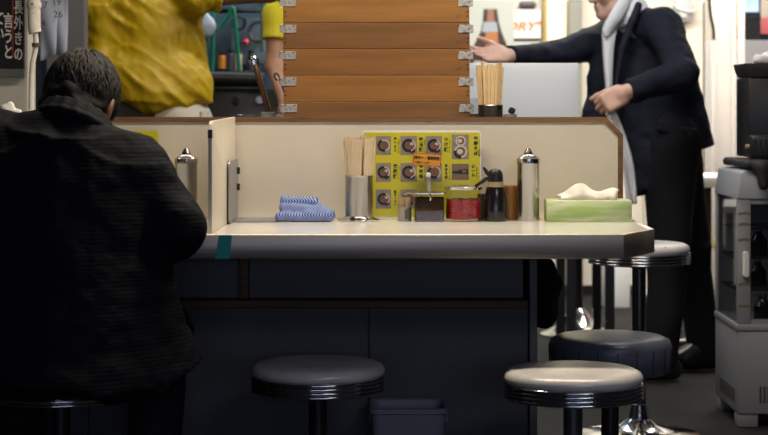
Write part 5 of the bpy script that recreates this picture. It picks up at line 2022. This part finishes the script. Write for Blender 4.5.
# lapels, pocket flap, cuff buttons
lap = mat('navy_lapel', (0.011, 0.013, 0.023), 0.7, bump=(40, 0.1), spec=0.25)
s = SDF(0.008)
s.path([(0.985, 6.965, 1.435), (0.957, 6.94, 1.37), (0.918, 6.93, 1.27), (0.892, 6.92, 1.12)], [0.015, 0.016, 0.014, 0.007])
s.cap((0.945, 6.935, 1.325), (0.968, 6.925, 1.305), 0.012, 0.006)
body_part('lapel', s, lap, jk, 0.005)
s = SDF(0.01)
s.rbox((1.115, 6.868, 0.955), (0.075, 0.012, 0.022), 0.008, R=np.array(Matrix.Rotation(math.radians(14), 3, 'Y')))
body_part('pocket_flap', s, lap, jk, 0.005)
s = SDF(0.02)
s.cone((1.05, 7.05, 0.85), (0.985, 7.075, 1.38), 0.075, 0.066, k=0.05)
s.folds(0.0015, (22, 22, 12))
shirt = body_part('shirt', s, shirt_white, st_, 0.006)


def loft(name, rows, depth, m, parent, off, bulge=0.006, n=8):
    """cloth panel lofted through rows of (left point, right point)"""
    bm = B()
    rr = []
    L_, R_ = smoothpath([a for a, b in rows], 4), smoothpath([b for a, b in rows], 4)
    for a, b in zip(L_, R_):
        f = [a.lerp(b, k / n) + Vector((0, -bulge * math.sin(PI * k / n), 0)) for k in range(n + 1)]
        rr.append([bm.verts.new(p - off) for p in f + [p + Vector((0, depth, 0)) for p in reversed(f)]])
    for a, b in zip(rr, rr[1:]):
        for k in range(len(a)):
            j_ = (k + 1) % len(a)
            bm.faces.new((a[k], a[j_], b[j_], b[k]))
    bm.faces.new(rr[0])
    bm.faces.new(list(reversed(rr[-1])))
    return obj(name, bm, m, parent, smooth=True, angle=60)


def wp_(x, y, Y):
    return Vector((px(x, Y), Y, pz(y, Y)))


SO = Vector((1.12, 7.03, 0))
loft('shirt_front', [(wp_(xl, y, Y), wp_(xr_, y, Y + 0.012)) for xl, xr_, y, Y in ((607, 620, 20, 6.985), (603.5, 616.5, 32, 6.965), (604, 614, 48, 6.955), (605, 613, 65, 6.95), (606.5, 612.5, 85, 6.945), (608, 612, 106, 6.945))], 0.05, shirt_white, shirt, SO)
loft('collar_point', [(wp_(xl, y, Y), wp_(xr_, y, Y + 0.02)) for xl, xr_, y, Y in ((623, 636, -8, 6.985), (616, 630, 4, 6.962), (608, 623, 18, 6.948), (603, 615, 29, 6.943), (605, 611, 36, 6.945))], 0.03, shirt_white, shirt, SO, 0.008)
s = SDF(0.012)
for dz, rr in ((0.0, 0.070), (0.014, 0.067), (0.028, 0.063), (0.041, 0.059)):
    ring_caps(s, V3(0.968, 7.062, 1.398) + V3(-0.35, -0.03, 1) * dz, (-0.62, -0.08, 0.80), rr + 0.006, rr, 0.0095, (0, 1, 0), n=20)
body_part('shirt_collar', s, shirt_white, shirt, 0.0045)
s = SDF(0.04)
for c in 'LR':
    s.cap(J['hip' + c], J['kn' + c], 0.105, 0.078, k=0.03).cone(V3(*J['an' + c]) - V3(0, 0, 0.03), J['kn' + c], 0.062, 0.075, k=0.03)
s.cap((1.12, 6.95, 0.93), (1.15, 7.13, 0.93), 0.10)
s.folds(0.006, (14, 14, 10))
body_part('trousers', s, black_cloth, st_, 0.007)
for c in 'LR':
    shoe('shoe', J['an' + c], J['toe' + c], shoe_black, st_)
hs = SDF(0.02)
hs.ell((-0.014, 0, 0.035), (0.105, 0.084, 0.100))
hs.plane((0.055, 0, 0.03), (1, 0, -0.7), k=0.01)
hs.plane((-0.01, 0, -0.055), (0.4, 0, -1), k=0.01)
for sg in (1, -1):
    hs.ell((0.015, 0.088 * sg, -0.02), (0.036, 0.03, 0.05), k=0.01, sub=True)
hs.folds(0.003, (40, 40, 60))
full = SDF(0.01)
full.group(hs, hM)
body_part('hair', full, hair_black, st_, 0.006)
for sg in (1, -1):
    bm = B()
    bmesh.ops.create_uvsphere(bm, u_segments=12, v_segments=8, radius=0.0122, matrix=Matrix.Translation(Vector((-1.12, -7.03, 0))) @ hM @ Matrix.Translation((0.0795, 0.031 * sg, 0.003)))
    obj('eye', bm, mat('eye_dark', (0.03, 0.02, 0.018), 0.2), st_, smooth=True)
# white cloth in the clutching hand: a gathered sheet hanging in folds
bm = B()
cl_rows = [(604, 611, 104), (608, 619, 118), (613, 627, 138), (620, 634, 162), (625, 637, 186), (627, 637, 204)]
Lp, Rp = smoothpath([wp_(a, y, 6.64) for a, b_, y in cl_rows], 5), smoothpath([wp_(b_, y, 6.66) for a, b_, y in cl_rows], 5)
g = []
for i, (a, b_) in enumerate(zip(Lp, Rp)):
    v = i / (len(Lp) - 1)
    g.append([bm.verts.new(a.lerp(b_, k / 16) + Vector((0, 0.012 * (0.3 + v) * math.sin(k / 16 * 13 + 1.5 * v) + 0.004 * math.sin(k * 1.9 + v * 5), 0)) - Vector((0.87, 6.64, 0.72))) for k in range(17)])
for i in range(len(g) - 1):
    for k in range(16):
        bm.faces.new((g[i][k], g[i][k + 1], g[i + 1][k + 1], g[i + 1][k]))
o = obj('white_cloth', bm, shirt_white, None, (0.87, 6.64, 0.72), smooth=True, angle=80)
md = o.modifiers.new('thickness', 'SOLIDIFY')
md.thickness = 0.002
tag(o, 'white cloth hanging from the clutching hand of the suited man', 'cloth')

# ---- cook in the yellow windbreaker
ck = thing('person', 'cook in a yellow windbreaker seen from behind, one bare forearm stretched out', 'person', (-0.85, 6.5, 0))
hM = frame((-0.84, 6.56, 1.66), (0.3, 0.95, -0.1), (0, 0, 1))
J = dict(hipL=(-0.94, 6.5, 0.9), hipR=(-0.76, 6.5, 0.9), shL=(-1.01, 6.5, 1.43), shR=(-0.70, 6.48, 1.44), neck=(-0.85, 6.52, 1.5), head=(-0.84, 6.54, 1.58),
         elL=(-1.0, 6.72, 1.2), wrL=(-0.88, 6.9, 1.15), elR=(-0.655, 6.35, 1.435), wrR=(-0.41, 6.45, 1.445),
         knL=(-0.94, 6.5, 0.48), knR=(-0.76, 6.5, 0.48), anL=(-0.94, 6.5, 0.09), anR=(-0.76, 6.5, 0.09), toeL=(-0.95, 6.61, 0.045), toeR=(-0.75, 6.61, 0.045), headM=hM)
J['handL'] = (hand_sdf((0.6,) * 4, side=-1), frame(J['wrL'], (0.4, 0.9, 0), (0, 0, 1)))
J['handR'] = (hand_sdf((0.6,) * 4, side=1), frame(J['wrR'], (0.9, 0.3, 0.1), (0, 0, 1)))
body_part('body', human(J), skin_tan, ck, 0.008)
s = SDF(0.06)
s.cone((-0.975, 6.5, 1.10), (-0.985, 6.5, 1.42), 0.105, 0.105, k=0.05)
s.cone((-0.84, 6.47, 1.06), (-0.85, 6.5, 1.45), 0.14, 0.12, k=0.05)
s.cone((-0.735, 6.47, 1.06), (-0.76, 6.49, 1.42), 0.115, 0.095, k=0.05)
s.cap((-0.995, 6.45, 1.165), (-0.83, 6.43, 1.12), 0.088, 0.10, k=0.05)
s.cap((-0.83, 6.43, 1.115), (-0.715, 6.43, 1.108), 0.10, 0.088, k=0.05)
s.cap(J['shL'], J['elL'], 0.085, 0.07, k=0.04).cap(J['elL'], J['wrL'], 0.07, 0.05, k=0.02)
s.cap(J['shR'], J['elR'], 0.085, 0.066, k=0.04)
s.cone(J['elR'], (-0.592, 6.375, 1.437), 0.066, 0.052, k=0.02)
# long diagonal folds of the loose jacket
fm = np.array([[0.74 * 12, 0.0, 0.67 * 3.5], [3.0, 6.0, 0.0], [0.67 * 12, 0.0, -0.74 * 3.5]])
fm2 = np.array([[0.60 * 20, 0.0, 0.80 * 6], [4.0, 9.0, 0.0], [0.80 * 20, 0.0, -0.60 * 6]])
s.folds(0.012, fm).folds(0.006, fm2).folds(0.003, fm * 2.7)
s.folds(0.006, (6, 6, 5)).folds(0.0025, (50, 50, 34))
jk = body_part('windbreaker', s, yellow_jacket, ck, 0.006)
s = SDF(0.01)
ring_caps(s, (-0.596, 6.374, 1.437), (0.90, 0.38, 0.04), 0.049, 0.047, 0.010, (0, 0, 1), n=16)
s.folds(0.004, (60, 60, 60))
body_part('gathered_cuff', s, yellow_jacket, jk, 0.005)
s = SDF(0.04)
s.cone((-0.93, 6.5, 0.5), (-0.93, 6.5, 1.075), 0.15, 0.135)
s.cone((-0.80, 6.5, 0.5), (-0.80, 6.5, 1.075), 0.15, 0.135)
s.cap((-0.94, 6.5, 0.12), (-0.94, 6.5, 0.6), 0.08, 0.1).cap((-0.76, 6.5, 0.12), (-0.76, 6.5, 0.6), 0.08, 0.1)
s.folds(0.005, (14, 14, 8))
body_part('charcoal_trousers', s, dark_grey_cloth, ck, 0.008)
s = SDF(0.03)
s.cap((-0.735, 6.46, 0.6), (-0.732, 6.452, 0.985), 0.135, 0.118)
s.folds(0.003, (22, 22, 16))
body_part('apron', s, apron_white, ck, 0.006)
for c in 'LR':
    shoe('shoe', J['an' + c], J['toe' + c], shoe_black, ck)
full = SDF(0.01)
hs = SDF(0.02)
hs.ell((-0.014, 0, 0.035), (0.105, 0.084, 0.100)).plane((0.055, 0, 0.03), (1, 0, -0.7), k=0.01).plane((-0.01, 0, -0.055), (0.4, 0, -1), k=0.01)
full.group(hs, hM)
body_part('hair', full, hair_black, ck, 0.007)

# ---- second cook, yellow tee, mostly behind the trays
c2 = thing('person', 'cook in a bright yellow tee, one bare arm showing beside the tray stack', 'person', (-0.25, 7.0, 0))
hM = frame((-0.25, 6.95, 1.66), (0.2, -0.95, -0.2), (0, 0, 1))
J = dict(hipR=(-0.34, 7.0, 0.9), hipL=(-0.16, 7.0, 0.9), shR=(-0.405, 6.99, 1.405), shL=(-0.09, 7.0, 1.41), neck=(-0.25, 6.99, 1.49), head=(-0.25, 6.97, 1.57),
         elR=(-0.418, 6.96, 1.20), wrR=(-0.365, 6.78, 1.05), elL=(-0.06, 6.95, 1.2), wrL=(-0.12, 6.78, 1.06),
         knR=(-0.34, 7.0, 0.48), knL=(-0.16, 7.0, 0.48), anR=(-0.34, 7.0, 0.09), anL=(-0.16, 7.0, 0.09), toeR=(-0.36, 6.89, 0.045), toeL=(-0.14, 6.89, 0.045), headM=hM)
J['handR'] = (hand_sdf((0.7,) * 4, side=-1), frame(J['wrR'], (0.3, -0.8, -0.4), (-0.3, 0, 1)))
J['handL'] = (hand_sdf((0.7,) * 4, side=1), frame(J['wrL'], (-0.3, -0.8, -0.4), (0.3, 0, 1)))
body_part('body', human(J), skin, c2, 0.008)
s = SDF(0.05)
for x_ in (-0.29, -0.23, -0.16):
    s.cone((x_, 7.0, 0.93), (x_, 7.0, 1.42), 0.12, 0.11)
s.cap(J['shR'], J['shL'], 0.055)
for c in 'RL':
    m_ = V3(*J['sh' + c]) * 0.4 + V3(*J['el' + c]) * 0.6 + V3(0, 0, 0.02)
    s.cap(J['sh' + c], J['sh' + c], 0.052).cone(m_, J['sh' + c], 0.058, 0.054, k=0.03)
s.folds(0.006, (14, 14, 12))
body_part('yellow_tee', s, yellow_shirt, c2, 0.007)
s = SDF(0.03)
s.cone((-0.30, 6.99, 0.12), (-0.31, 6.99, 0.98), 0.12, 0.14)
s.cone((-0.20, 6.99, 0.12), (-0.19, 6.99, 0.98), 0.12, 0.14)
body_part('apron', s, dark_grey_cloth, c2, 0.008)
for c in 'LR':
    shoe('shoe', J['an' + c], J['toe' + c], shoe_black, c2)
full = SDF(0.01)
full.group(hs, hM)
body_part('hair', full, hair_black, c2, 0.007)
